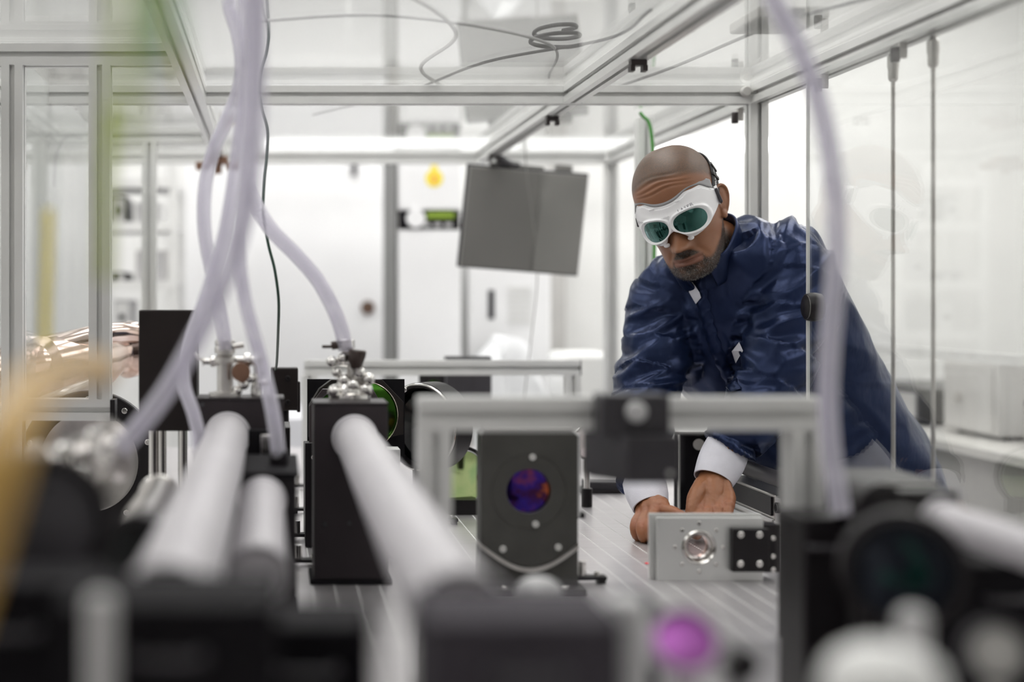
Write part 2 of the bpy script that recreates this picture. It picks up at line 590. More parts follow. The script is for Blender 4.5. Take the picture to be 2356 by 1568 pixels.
for i in range(3):
    c = P(982 + i * 25, 517, D)
    part('button', G().box(c.x - .012, c.x + .012, D - .002, D + .004, c.z - .007, c.z + .007), M['pale'], cs)
part('foot_rail', G().box(a.x + .02, b.x - .02, D + .05, D + .55, 0, .05), M['slate'], t)
c = P(999, 410, D - .002)
t = thing('warning_sticker', 'yellow round sticker on the white cabinet door', 'sticker', (c.x, D - .001, c.z))
part('sticker_disc', G().lathe([(0, 0), (.033, 0), (.033, .0015), (0, .0015)][::-1] if 0 else [(.033, 0), (.033, .0015), (0, .0015)], (c.x, D, c.z), (0, -1, 0), 40), M['yellow'], t)
g = G().prism([(-.012, .02), (.012, .02), (.012, .05), (-.012, .05)], (c.x, D - .0003, c.z), (1, 0, 0), (0, 0, 1), (0, -.001, 0))
part('sticker_tab', g, M['yellow'], t)
part('sticker_mark', G().prism([(-.006, -.02), (.006, -.02), (.008, .012), (-.008, .012)], (c.x, D - .0016, c.z), (1, 0, 0), (0, 0, 1), (0, -.001, 0)), M['orange'], t, label='orange mark in the middle of the sticker')

# monitor, seen from behind
D = 4.18
cen = P(1208, 508, D)
ang = math.radians(4.5)
u = Vector((math.cos(ang), .05, -math.sin(ang))).normalized()
v = Vector((math.sin(ang) * 1.15, -.12, math.cos(ang))).normalized()
n = v.cross(u).normalized()
v = u.cross(n)
if v.z < 0: v = -v
t = thing('monitor', 'large dark grey monitor seen from behind, hanging tilted from an arm', 'monitor', cen)
g = G()
W, H = .176, .147
g.prism([(-W, -H), (.035, -H), (.035, H), (-W, H)], cen, u, v, n * .03)
part('back_cover', g, M['monitor_grey'], t, bevel=.004)
g = G().prism([(.035, -H), (W, -H), (W, H), (.035, H)], cen + n * .008, u, v, n * .022)
part('side_cover', g, M['monitor_side'], t, bevel=.003)
g = G().prism([(-W - .006, -H - .006), (W + .006, -H - .006), (W + .006, H + .006), (-W - .006, H + .006)], cen + n * .03, u, v, n * .012)
part('bezel', g, M['slate'], t, bevel=.003)
bz = .39 + CAMZ
c = P(1190, 392, D)
g = G().obox(cen + v * (H - .02) - u * .03 + n * .052, (.16, .03, .07), Matrix((u, n, v)).transposed())
part('mount_plate', g, M['monitor_grey'], t, bevel=.004)
part('mount_arm', G().tube([cen + v * (H + .01) - u * .03 + n * .05, P(1170, 378, 4.18), P(1150, 366, 4.16)], .014), M['slate'], t)
g = G().obox(cen + v * (H - .01) + u * .11 + n * .055, (.05, .03, .07), Matrix((u, n, v)).transposed())
part('cable_box', g, M['monitor_side'], t, bevel=.003)
part('power_lead', G().tube([P(1210, 250, 4.12), P(1208, 320, 4.12), P(1212, 400, 4.12), P(1228, 520, 4.13), P(1236, 640, 4.13), P(1222, 780, 4.14), P(1208, 900, 4.15), P(1206, 960, 4.15)], .0016, 8, 60), M['monitor_side'], t)

# white instrument cabinet below the monitor, white sheets over the things beside it
D = 5.5
a, b = P(1078, 640, D), P(1268, 640, D)
t = thing('white_instrument', 'white instrument housing with a black slot and vents, below the monitor', 'machine', ((a.x + b.x) / 2, D + .2, 0))
part('housing', G().box(a.x, b.x, D, D + .45, 0, P(0, 560, D).z), M['white_gloss'], t, bevel=.01)
c = P(1130, 700, D)
part('slot', G().box(c.x - .012, c.x + .012, D - .006, D + .002, c.z - .055, c.z + .055), M['slate'], t)
for i in range(7):
    z = P(0, 662 + i * 13, D).z
    q0, q1 = P(1168, 0, D).x, P(1222, 0, D).x
    part('vent_slat', G().box(q0, q1, D - .006, D, z - .006, z + .006), M['alu_white'], t)
part('side_strip', G().box(b.x + .002, b.x + .02, D + .05, D + .4, 0, P(0, 560, D).z), M['grey_light'], t)

def sheet(x0, x1, yf, yb, ztop, zbot, label, seed, peaks):
    rnd = random.Random(seed)
    g = G()
    n, m = 40, 24
    vs, fs = [], []
    for j in range(m + 1):
        s = j / m
        for i in range(n + 1):
            q = i / n
            x = x0 + (x1 - x0) * q
            top = ztop * (.72 + .28 * math.sin(math.pi * min(1, q * 1.05)) ** .6) if peaks else ztop
            fold = .018 * math.sin(q * 23 + seed) + .012 * math.sin(q * 41 + s * 3)
            if s < .35:
                y = yb + (yf - yb) * (s / .35); z = top + .02 * noise.noise(Vector((q * 5, s * 6, seed)))
            else:
                k = (s - .35) / .65
                y = yf - .10 * k + fold * k; z = top + (zbot - top) * k + .01 * fold
            vs.append((x + .012 * math.cos(q * 19 + s * 4), y, z))
    for j in range(m):
        for i in range(n):
            a0 = j * (n + 1) + i
            fs.append((a0, a0 + 1, a0 + n + 2, a0 + n + 1))
    g.add(vs, fs)
    o = part('dust_sheet', g, M['drape'], label=label, cat='sheet')
    sl = o.modifiers.new('thick', 'SOLIDIFY'); sl.thickness = .004
    return o
D = 4.9
part('covered_bench', G().boxd(1300, 1420, 812, 1100, D + .06, .3, bottom=0), M['white'], label='white bench end behind the enclosure, right of the dust sheet', cat='bench', bevel=.02)
sheet(P(1104, 0, D).x, P(1290, 0, D).x, D + .1, D + .5, P(0, 782, D).z, .3, 'white dust sheet falling in folds over the bench below the monitor', 3, True)
part('low_bench', G().boxd(430, 872, 958, 1100, 5.1, .6, bottom=0), M['lilac'], label='low lilac-white bench in front of the sliding door', cat='bench', bevel=.01)

# left back: shelving with instruments behind the posts
D = 5.4
a, b = P(205, 500, D), P(400, 500, D)
t = thing('instrument_rack', 'pale instrument rack with shelves behind the left posts', 'rack', ((a.x + b.x) / 2, D + .25, 0))
for x in (a.x, b.x):
    for y in (D, D + .45):
        part('upright', G().box(x - .015, x + .015, y - .015, y + .015, 0, 1.95), M['alu_white'], t)
for py in (420, 520, 655, 770):
    z = P(0, py, D).z
    part('shelf', G().box(a.x, b.x, D - .01, D + .47, z - .012, z + .012), M['pale'], t)
    part('shelf_edge', G().box(a.x, b.x, D - .02, D - .01, z - .02, z + .016), M['alu_white'], t)
g0 = 0
for (x0, x1, y0, y1, mt, lb) in ((262, 300, 690, 768, 'pale', 'lilac grey instrument box on the rack, second shelf from the bottom'),
                                 (312, 385, 575, 653, 'grey_light', 'grey instrument box on the middle shelf of the rack'),
                                 (250, 290, 450, 518, 'graphite', 'dark instrument box on the upper shelf of the rack'),
                                 (310, 372, 465, 518, 'alu_white', 'silver instrument box on the upper shelf of the rack'),
                                 (238, 290, 625, 653, 'slate', 'low black box on the middle shelf of the rack')):
    t = thing('instrument_box', lb, 'instrument', P((x0 + x1) / 2, y1, D + .1))
    part('case', G().boxd(x0, x1, y0, y1, D + .05, .3), M[mt], t, bevel=.006)
    part('front_panel', G().boxd(x0 + 5, x1 - 5, y0 + 5, y1 - 6, D + .044, .006), M['pale'] if mt != 'pale' else M['alu_white'], t)
    c = P((x0 + x1) / 2, (y0 + y1) / 2, D + .04)
    part('knob', G().cyl(c, c + Vector((0, -.012, 0)), .012, n=20), M['slate'], t)
a = P(150, 700, YB - .05)
cvs = [(-2.2 + (P(205, 0, YB).x + 2.2) * i / 60, YB - .12 + .03 * math.sin(i * 1.3), z) for z in (.1, 2.4) for i in range(61)]
part('curtain', G().add(cvs, [(i, i + 1, 62 + i, 61 + i) for i in range(60)]), M['grey_light'], label='pale grey strip curtain in the left back corner', cat='curtain')

# luminous tube along the back wall
t = thing('strip_light', 'long luminous tube light hung near the back wall', 'light', (1.3, 5.7, P(0, 335, 5.7).z))
z = P(0, 334, 5.7).z
for i, (x0, x1) in enumerate(((-.05, .98), (1.02, 2.06))):
    part('tube', G().cyl((x0, 5.68, z), (x1, 5.68, z), .019, n=16), M['emit_strip'], t)
part('tube_housing', G().box(-.08, 2.1, 5.70, 5.74, z - .03, z + .03), M['white'], t)
for x in (.3, 1.7):
    part('hanger', G().cyl((x, 5.72, z + .02), (x, 5.72, RZ - .002), .004, n=8), M['alu_white'], t)

# right of the room beyond the glass: bench with dark equipment
t = thing('side_bench', 'grey laboratory bench by the right wall, seen through the glass', 'bench', (2.6, 4.2, 0))
part('bench_top', G().box(2.05, 3.28, 3.0, 5.6, .89, .92), M['grey'], t, bevel=.004)
part('bench_front', G().box(2.10, 2.13, 3.03, 5.57, .06, .888), M['bench_grey'], t)
part('bench_rail', G().box(2.03, 2.05, 3.0, 5.6, 1.17, 1.20), M['alu_white'], t)
for y in (3.25, 5.55):
    for x in (2.16, 3.2):
        part('leg', G().box(x - .025, x + .025, y - .025, y + .025, 0, .89), M['alu_white'], t)
for y in (3.02, 5.58):
    part('rail_post', G().box(2.03, 2.05, y - .01, y + .01, .90, 1.17), M['alu_white'], t)
for i, (y, w, h, mt, lb) in enumerate(((3.4, .5, .12, 'graphite', 'dark instrument nearest on the bench by the right wall'), (3.95, .45, .14, 'slate', 'low black instrument on the bench by the right wall'),
                                       (4.5, .35, .24, 'grey_light', 'grey boxy instrument on the bench by the right wall'), (5.1, .5, .13, 'graphite', 'dark instrument farthest on the bench by the right wall'))):
    t = thing('bench_instrument', lb, 'instrument', (2.4, y, .92))
    part('case', G().box(2.2, 2.65, y - w / 2, y + w / 2, .932, .92 + h), M[mt], t, bevel=.008)
    part('front_panel', G().box(2.194, 2.2, y - w / 2 + .02, y + w / 2 - .02, .945, .90 + h), M['grey_light'], t)
    for s in (-1, 1):
        part('foot', G().cyl((2.25, y + s * w * .4, .9201), (2.25, y + s * w * .4, .932), .015, n=12), M['black_soft'], t)
    part('knob', G().cyl((2.194, y + .05, .92 + h / 2), (2.18, y + .05, .92 + h / 2), .015, n=16), M['steel'], t)

# ------------------------------------------------------------------ optical table
TX0, TX1, TY0, TY1 = -1.05, 1.06, .25, 4.35
t = thing('optical_table', 'steel optical table top covered with rows of small threaded holes', 'table', ((TX0 + TX1) / 2, (TY0 + TY1) / 2, 0))
part('table_top', G().box(TX0, TX1, TY0, TY1, TZ - .012, TZ), M['table'], t, bevel=.002)
part('table_core', G().box(TX0 + .004, TX1 - .004, TY0 + .004, TY1 - .004, TZ - .2, TZ - .012), M['slate'], t)
for x in (TX0 + .25, TX1 - .25):
    for y in (TY0 + .5, TY1 - .5):
        g = G().lathe([(.09, 0), (.09, .02), (.065, .03), (.065, TZ - .22), (.08, TZ - .2)], (x, y, 0), (0, 0, 1), 32)
        part('leg', g, M['slate'], t)
g = G()
px_, py_ = .0355, .0115
nx = int((TX1 - .06 - TX0 - .03) / px_)
vs, fs = [], []
for i in range(nx):
    x = TX0 + .045 + i * px_
    for j in range(int(3.2 / py_)):
        y = .9 + j * py_
        if x < -.45 or (y > 3.4 and x < .1): continue
        b0 = len(vs)
        for r, z in ((.0019, TZ + .0001), (.0013, TZ + .0006), (.0008, TZ + .0002)):
            for q in range(6):
                vs.append((x + r * math.cos(q * math.pi / 3), y + r * math.sin(q * math.pi / 3), z))
        for l in range(2):
            for q in range(6):
                fs.append((b0 + l * 6 + q, b0 + l * 6 + (q + 1) % 6, b0 + (l + 1) * 6 + (q + 1) % 6, b0 + (l + 1) * 6 + q))
g.add(vs, fs)
o = part('threaded_hole', g, M['alu_white'], t, kind='stuff', smooth=False)
c = P(1493, 1294, 2.43)
part('laser_spot', G().lathe([(.007, 0), (.007, .0006), (0, .0008)], (c.x, 2.43, TZ + .0004), (0, 0, 1), 20), M['red'], label='small red spot on the table left of the aluminium lens plate', cat='spot')

# ------------------------------------------------------------------ enclosure frame of slotted aluminium
FZ = CAMZ + .422        # underside of the beams
FC = FZ + MOD / 2       # centre height of the beams
XR, XL, XM, XLL = 1.042, -.165, .640, -.588
YC, YR, YS, YN = 3.07, 4.40, 3.83, 2.57      # cross beam, rear, left short one, near one
t_enc = thing('enclosure_frame', 'slotted aluminium frame standing around and above the optical table', 'frame', (.3, 2.9, TZ))
h = MOD / 2
def beam(p0, p1, nu=1, nv=1, u=None, name='beam', label=None, mt='alu'):
    return part(name, profile(G(), p0, p1, nu, nv, u), M[mt], t_enc, label=label, smooth=False)
beam((XL + h, YC, FC), (XR - h, YC, FC), label='cross beam above the person', mt='alu_white')
beam((XLL + h, YC, FC), (XL - h, YC, FC))
beam((XR, .4, FC), (XR, YR + h, FC), label='long beam on the right side')
beam((XM, .5, FC), (XM, YC - h, FC), label='long beam over the middle')
beam((XM, YC + h, FC), (XM, YR - h, FC))
beam((XL, .5, FC), (XL, YR - h, FC), label='long beam left of the middle')
beam((XLL, 2.0, FC), (XLL, YS - h, FC), label='long beam on the left side')
beam((XLL + h, YR, FC), (XR - h, YR, FC), label='rear cross beam', mt='alu_white')
beam((XLL, YS, FC), (XL - h, YS, FC))
beam((-.68, YN, FC), (XL - h, YN, FC), label='short cross beam at the upper left')
for (x, y, z0) in ((XR, YC, TZ), (XR, YR, TZ), (XLL, YS, TZ), (XLL, YR, TZ), (-.335, YS, TZ)):
    beam((x, y, z0), (x, y, FZ), 1, 1, (1, 0, 0), 'post')
zb = P(0, 918, YN - h).z
beam((-.470, YN, TZ), (-.470, YN, FZ), 1, 1, (1, 0, 0), 'post', 'near post at the left edge')
beam((-.313, YN, zb), (-.313, YN, FZ), 1, 1, (1, 0, 0), 'post', 'second post from the left')
beam((-.451, YN, zb - h), (-.294, YN, zb - h), 1, 1, (0, 1, 0), 'beam', 'low rail between the left posts')
part('end_cap', G().box(-.2938, -.285, YN - h, YN + h, zb - MOD, zb - .001), M['black'], t_enc)
c = P(1487, 270, 3.5)
beam((c.x, 3.52, TZ), (c.x, 3.52, c.z), 1, 1, (1, 0, 0), 'post', 'pale post behind the person', 'alu_white')
# roof sheets
part('roof_panel', G().box(XL, XM, .6, 4.42, FZ + MOD + .0004, FZ + MOD + .0054), M['roof'], t_enc)
part('roof_panel', G().box(XM + .001, XR, .6, 4.42, FZ + MOD + .0004, FZ + MOD + .0054), M['roof'], t_enc)
part('roof_panel', G().box(XLL - .1, XL - .001, .6, 4.42, FZ + MOD + .0004, FZ + MOD + .0054), M['roof'], t_enc)
# side sheet on the left
part('side_panel', G().box(-.604, -.600, 2.6, 3.8, TZ + .16, FZ + .02), M['panel'], t_enc)
part('side_panel', G().box(-.486, -.482, 2.60, 3.75, TZ + .18, FZ + .04), M['panel'], t_enc)
# clips and rollers under the beams
def clip(c, lb):
    t = thing('clip', lb, 'clip', c, 'dark clips under the middle beam')
    c = Vector(c)
    part('body', G().box(c.x - .014, c.x + .014, c.y - .01, c.y + .01, c.z, c.z + .010), M['rubber'], t, bevel=.001)
    for s in (-1, 1):
        part('prong', G().box(c.x + s * .011 - .004, c.x + s * .011 + .004, c.y - .01, c.y + .01, c.z - .010, c.z), M['rubber'], t)
clip((XM, 2.50, FZ - .0105), 'dark two-pronged clip under the middle beam, nearest of the three')
clip((XM, 3.27, FZ - .0105), 'dark two-pronged clip under the middle beam, just behind the cross beam')
clip((XM, 4.14, FZ - .0105), 'dark two-pronged clip under the middle beam, at its far end above the monitor')
GX = .996
def roller(y, lb):
    t = thing('panel_roller', lb, 'roller', (GX, y, FZ - .04), 'dark rollers hanging from the right long beam')
    part('wheel', G().lathe([(.003, -.012), (.0065, -.012), (.0075, -.010), (.0075, .010), (.0065, .012), (.003, .012)], (GX + .022, y, FZ - .020), (0, 0, 1), 20), M['rubber'], t)
    part('bracket', G().box(GX + .028, GX + .040, y - .004, y + .004, FZ - .026, FZ - .0005), M['steel_dull'], t)
roller(3.14, 'dark roller behind the corner post, farthest on the right beam')
roller(2.66, 'dark roller under the right beam, beside the hanging clear hose')
roller(2.33, 'dark roller under the right beam, between the two steel rods')
c = P(1713, 212, YC - h)
t = thing('clamp_screw', 'round grey clamping screw at the right end of the cross beam', 'screw', c)
part('knob_disc', G().lathe([(.0, .018), (.009, .018), (.011, .015), (.011, .003), (.006, 0)][::-1], (c.x, YC - h, c.z), (0, -1, 0), 28), M['grey'], t)
part('lever', G().box(c.x + .006, c.x + .03, YC - h - .014, YC - h - .006, c.z - .003, c.z + .003), M['grey_light'], t)

# sliding glass door with finger pull
t = thing('sliding_glass', 'clear sliding glass panel between camera and person on the right side', 'glass panel', (GX, 2.0, TZ))
part('pane', G().box(GX - .002, GX + .002, .55, 2.650, TZ + .004, FZ - .002), M['glass'], t)
g = G().box(GX - .003, GX + .003, 2.6505, 2.6535, TZ + .004, FZ - .002)
part('edge_strip', g, M['alu_white'], t, label='bright polished edge of the pane')
c = P(1868, 706, 2.62)
fp = part('finger_pull', G().lathe([(0, -.016), (.020, -.016), (.0245, -.013), (.0265, -.0045), (.0265, .0045), (.0245, .013), (0, .016)], (GX, 2.626, c.z), (1, 0, 0), 40), M['black'], t)
part('pull_ring', G().torus((GX - .013, 2.626, c.z), (1, 0, 0), .0225, .0012, 40, 8), M['steel_dull'], fp)

# threaded rods hung under the right beam
for (px, D, pt, pb, lb) in ((2055, 2.41, 150, 1110, 'thin steel rod with a cylindrical fitting, hung under the right beam, farther of two'), (2147, 2.265, 108, 1300, 'thin steel rod with a cylindrical fitting, hung under the right beam, nearer of two')):
    x = (px - 630) * D / K
    t = thing('hanging_rod', lb, 'rod', (x, D, TZ))
    part('rod', G().cyl((x, D, TZ), (x, D, FZ - .04), .0035, n=14), M['steel_dull'], t)
    part('fitting', G().lathe([(.005, -.052), (.008, -.048), (.0085, -.03), (.0095, -.028), (.0095, -.010), (.006, -.006), (.004, -.001)], (x, D, FZ), (0, 0, 1), 24), M['steel_dull'], t)

# ------------------------------------------------------------------ person
def rot_head():
    yaw, pitch, roll = math.radians(-32), math.radians(9), math.radians(-25)
    B = Matrix(((1, 0, 0), (0, -1, 0), (0, 0, 1)))
    return (Matrix.Rotation(roll, 3, 'Y') @ Matrix.Rotation(pitch, 3, 'X') @ Matrix.Rotation(yaw, 3, 'Z')) @ B
HR = rot_head()
HT = Vector((.8145, 2.84, CAMZ + .1785))
def H(x, y, z):
    return HT + HR @ Vector((x, y, z))
HRn = np.array(HR)
HTn = np.array(HT)


def interp(z, tab):
    return float(np.interp(z, [a for a, b in tab], [b for a, b in tab]))

# head slices: z, front y, back y, half width
SL = [(-.122, .070, .030, .018), (-.119, .086, .016, .030), (-.110, .094, .000, .043), (-.098, .095, -.020, .052), (-.080, .094, -.044, .059), (-.060, .0935, -.062, .064),
      (-.040, .0925, -.074, .068), (-.020, .090, -.084, .0715), (.0, .0885, -.093, .0745), (.02, .094, -.099, .0765), (.04, .096, -.102, .078), (.06, .092, -.101, .0775),
      (.08, .083, -.094, .073), (.10, .066, -.081, .063), (.115, .045, -.063, .049), (.126, .022, -.040, .031), (.131, .0, -.018, .014)]


def head_grid():
    zs = [s[0] for s in SL]
    n, m = 120, 150
    tt = np.linspace(0, 1, n)
    arr = np.array(SL)
    # resample smoothly on the index
    q = catmull([tuple(r) for r in SL], n)
    vs, fs = [], []
    for i in range(n):
        z, yf, yb, w = q[i]
        w = max(w, .002)
        yc = (yf + yb) / 2 - .006
        for j in range(m):
            t = 2 * math.pi * j / m
            c, s = math.cos(t), math.sin(t)
            e = .92
            cx = math.copysign(abs(s) ** e, s)
            cy = math.copysign(abs(c) ** e, c)
            yy = yc + (cy * (yf - yc) if cy > 0 else cy * (yc - yb))
            xx = cx * w
            vs.append([xx, yy, z])
    for i in range(n - 1):
        for j in range(m):
            fs.append((i * m + j, i * m + (j + 1) % m, (i + 1) * m + (j + 1) % m, (i + 1) * m + j))
    fs.append(tuple(range(m - 1, -1, -1)))
    fs.append(tuple((n - 1) * m + j for j in range(m)))
    v = np.array(vs)
    x, y, z = v[:, 0], v[:, 1], v[:, 2]
    front = np.clip((y - .02) / .05, 0, 1)
    ga = lambda u, c, s: np.exp(-((u - c) / s) ** 2)
    dy = np.zeros(len(v))
    # nose: bridge growing to the tip
    bridge = np.clip((.02 - z) / .062, 0, 1) * (z > -.060) * np.clip((z + .060) / .012, 0, 1)
    wn = .008 + .006 * np.clip((.02 - z) / .06, 0, 1)
    dy += .030 * bridge ** 1.1 * np.exp(-(np.abs(x) / wn) ** 2.4)
    dy += .013 * ga(z, -.044, .010) * ga(x, 0, .0125)                       # tip
    for s in (-1, 1):
        dy += .016 * ga(z, -.047, .0085) * ga(x, s * .0155, .0065)          # wings
        dy -= .006 * ga(z, -.0555, .0035) * ga(x, s * .0085, .0045)         # nostrils
        dy -= .010 * ga(z, .0, .013) * ga(x, s * .032, .018)               # eye sockets
        dy += .006 * ga(z, -.030, .016) * ga(x, s * .045, .018)            # cheeks
        dy -= .0035 * np.exp(-(((x - s * (.024 + (-.05 - z) * .5)) / .005) ** 2)) * ga(z, -.062, .014)   # nasolabial fold
    dy += .006 * ga(z, .028, .010) * ga(np.abs(x), .028, .022)             # brow ridge
    # mouth
    lipx = np.clip(1 - (x / .030) ** 2, 0, 1)
    zl = -.0765 + .0005 * (x / .03) ** 2
    dy += .0058 * np.exp(-((z - (zl + .0050)) / .0042) ** 2) * lipx
    dy += .0068 * np.exp(-((z - (zl - .0060)) / .0050) ** 2) * lipx
    dy -= .0062 * np.exp(-((z - zl) / .0017) ** 2) * (lipx > 0) * lipx ** .35
    dy += .003 * ga(z, -.078, .026) * ga(x, 0, .036)
    dy -= .0045 * ga(z, -.094, .006) * ga(x, 0, .022)                      # under the lip
    dy += .006 * ga(z, -.108, .012) * ga(x, 0, .020)                       # chin
    v[:, 1] += dy * front
    # cheek hollow / temple
    v[:, 0] *= 1 - .05 * ga(z, -.055, .02) * np.clip(y / .06, 0, 1)
    v[:, 0] *= 1 - .035 * ga(z, .03, .025) * ga(y, .06, .025)
    w = (HRn @ v.T).T + HTn
    return w, fs


gb = G()
hv, hf = head_grid()
gb.add(hv.tolist(), hf)
# ears
for s in (-1, 1):
    M3 = HR @ Matrix.Rotation(s * math.radians(20), 3, 'Z') @ Matrix.Rotation(math.radians(8), 3, 'X')
    E0 = Vector((s * .0725, -.010, -.008))
    def e(a, b, c):          # ear frame: out, forward, up
        return HT + HR @ E0 + M3 @ Vector((s * a, b, c))
    gb.ell(e(.004, -.004, .002), .0048, .0165, .029, M3)
    gb.ell(e(.0065, -.009, .009), .0042, .0115, .021, M3)
    hel = [(.002, .010, .004), (.006, .013, .016), (.009, .006, .029), (.011, -.006, .031), (.012, -.017, .022), (.011, -.019, .006), (.009, -.013, -.010), (.006, -.007, -.022)]
    gb.tube([tuple(e(*q)) + (.0030,) for q in hel], .003, 10, 50, True)
    ant = [(.007, .000, .018), (.008, -.008, .012), (.008, -.011, .002), (.007, -.008, -.008), (.006, -.001, -.013)]
    gb.tube([tuple(e(*q)) + (.0026,) for q in ant], .003, 8, 30, True)
    gb.ell(e(.005, .002, -.026), .0042, .0085, .0095, M3)
    gb.ell(e(.004, .010, -.006), .0042, .004, .007, M3)
# neck and the part of the body inside the clothes
NB = P(1668, 585, 2.90)
gb.tube([tuple(H(0, -.030, -.035)) + (.060,), tuple(H(0.004, -.022, -.085)) + (.059,), tuple(NB) + (.064,), tuple(P(1700, 660, 2.95)) + (.07,)], .06, 32, 24, True)
hipc = P(1960, 1060, 3.10)
gb.tube([tuple(P(1690, 640, 2.95)) + (.06,), tuple(P(1790, 830, 3.0)) + (.08,), tuple(hipc) + (.09,)], .08, 20, 24, True)
# arms inside sleeves (joined to the hands)
LS, LE, LW = P(1822, 600, 2.86), P(1785, 830, 2.80), P(1646, 1088, 2.725)
RS, RE, RW = P(1520, 690, 2.98), P(1496, 890, 2.90), P(1496, 1152, 2.712)
gb.tube([tuple(P(1700, 620, 2.90)) + (.05,), tuple(LS) + (.045,), tuple(LE) + (.038,), tuple(P(1690, 1000, 2.745)) + (.033,), tuple(LW) + (.0285,)], .04, 20, 50, True)
gb.tube([tuple(P(1680, 650, 2.95)) + (.05,), tuple(RS) + (.045,), tuple(RE) + (.038,), tuple(P(1487, 1080, 2.76)) + (.031,), tuple(RW) + (.026,)], .04, 20, 50, True)


def limb(pts, n=16):
    gb.tube([tuple(P(a, b, d)) + (r,) for a, b, d, r in pts], .01, n, len(pts) * 7, True)

# his left hand (back of the hand to the camera, hanging from the wrist)
limb([(1643, 1085, 2.725, .026), (1640, 1110, 2.705, .024), (1640, 1135, 2.685, .022), (1640, 1158, 2.668, .018)], 20)
mcpL = [(1608, 1172, 2.652), (1630, 1177, 2.645), (1654, 1174, 2.648), (1676, 1164, 2.655)]
for i, (a, b, d) in enumerate(mcpL):
    limb([(1640 + (a - 1640) * .45, 1100, 2.71, .016), (a + (1640 - a) * .1, 1140, 2.682, .0155), (a, b, d, .0118)])
    gb.ell(P(a, b - 1, d - .003), .0105, .0105, .0105)
    sc = (.0095, .0098, .0092, .0082)[i]
    limb([(a, b, d, .0112), (a - 2, b + 26, d - .022, sc + .0006), (a - 3, b + 44, d - .010, sc), (a - 3, b + 52, d + .014, sc - .001)])
limb([(1618, 1112, 2.70, .016), (1600, 1140, 2.668, .0145), (1592, 1172, 2.648, .0118), (1590, 1205, 2.640, .0105), (1594, 1226, 2.642, .009)])
# his right hand (resting on the table, knuckles up, fingers curled down)
limb([(1496, 1145, 2.715, .0235), (1500, 1160, 2.702, .023), (1504, 1170, 2.690, .020)], 20)
mcpR = [(1477, 1182, 2.683), (1490, 1178, 2.668), (1507, 1173, 2.656), (1526, 1171, 2.652)]
pipR = [(1461, 1205, 2.662), (1476, 1209, 2.640), (1494, 1210, 2.628), (1562, 1183, 2.625)]
dipR = [(1462, 1227, 2.655), (1478, 1232, 2.632), (1500, 1236, 2.622), (1586, 1200, 2.622)]
tipR = [(1470, 1239, 2.662), (1483, 1240, 2.645), (1512, 1242, 2.640), (1600, 1222, 2.630)]
for i in range(4):
    a, b, d = mcpR[i]
    limb([(1498 + (a - 1498) * .4, 1155, 2.70, .0165), (a + (1498 - a) * .15, b - 9, d + .012, .0155), (a, b, d, .0125)])
    gb.ell(P(a, b - 2, d), .0108, .0108, .0108)
    s = (.0088, .0098, .0102, .0098)[i]
    limb([(a, b, d, .0118)] + [q[i] + (s * k,) for q, k in ((pipR, 1.06), (dipR, .96), (tipR, .88))])
limb([(1508, 1162, 2.70, .017), (1534, 1190, 2.684, .0145), (1562, 1207, 2.668, .012), (1590, 1222, 2.652, .0105), (1604, 1230, 2.640, .009)])

# legs inside the trousers are left to the trousers; fuse everything into one skin
def fuse(name, g, voxel, smooth=0, mt=None, parent=None, label=None):
    me = bpy.data.meshes.new(name + '_raw')
    me.from_pydata(g.v, [], g.f)
    o = bpy.data.objects.new(name + '_raw', me)
    COL.objects.link(o)
    r = o.modifiers.new('r', 'REMESH')
    r.mode = 'VOXEL'
    r.voxel_size = voxel
    r.use_smooth_shade = True
    if smooth:
        sm = o.modifiers.new('s', 'SMOOTH')
        sm.iterations = smooth
        sm.factor = .5
    dg = bpy.context.evaluated_depsgraph_get()
    res = bpy.data.meshes.new_from_object(o.evaluated_get(dg))
    bpy.data.objects.remove(o)
    co = np.empty(len(res.vertices) * 3)
    res.vertices.foreach_get('co', co)
    nr = np.empty(len(res.vertices) * 3)
    res.vertices.foreach_get('normal', nr)
    return res, co.reshape(-1, 3), nr.reshape(-1, 3)


def finish(res, co, name, mt, parent, label=None):
    co = co - np.array(wloc(parent))
    res.vertices.foreach_set('co', co.astype(np.float32).ravel())
    res.name = name
    res.materials.clear()
    res.materials.append(mt)
    res.shade_smooth()
    res.update()
    o = bpy.data.objects.new(name, res)
    COL.objects.link(o)
    o.parent = parent
    return setp(o, label)


t_man = thing('person', 'man in navy satin jacket and white laser goggles leaning over the optical table', 'person', (1.36, 3.12, 0))
res, co, nr = fuse('body', gb, .0019, 2)
# head-local coordinates for wrinkles and colouring
loc = (co - HTn) @ HRn
x, y, z = loc[:, 0], loc[:, 1], loc[:, 2]
face = np.clip((y - .045) / .03, 0, 1) * (np.abs(z) < .2)
wr = np.zeros(len(co))
for z0, dep, wd, ph in ((.071, .0018, .0021, 0), (.079, .0020, .0022, 1.0), (.0875, .0016, .0024, 2.1), (.096, .0009, .0026, 3.0)):
    zc = z0 + .0022 * np.sin(x * 70 + ph) - .010 * (np.abs(x) / .06) ** 2
    fade = np.clip(1.25 - np.abs(x) / .055, 0, 1)
    wr -= dep * np.exp(-((z - zc) / wd) ** 2) * fade
    wr += dep * .45 * np.exp(-((z - zc - wd * 2.0) / (wd * 1.1)) ** 2) * fade
co = co + nr * (wr * face)[:, None]
# tendons on the hands, small wrinkles at the knuckles
hand = co[:, 2] < TZ + .23
cr = np.zeros(len(co))
idx = np.where(hand)[0]
for i in idx:
    cr[i] = noise.noise(Vector(co[i]) * 160) * .0005 + noise.noise(Vector(co[i]) * 60) * .0008
co = co + nr * cr[:, None]
body = finish(res, co, 'body', None, t_man)
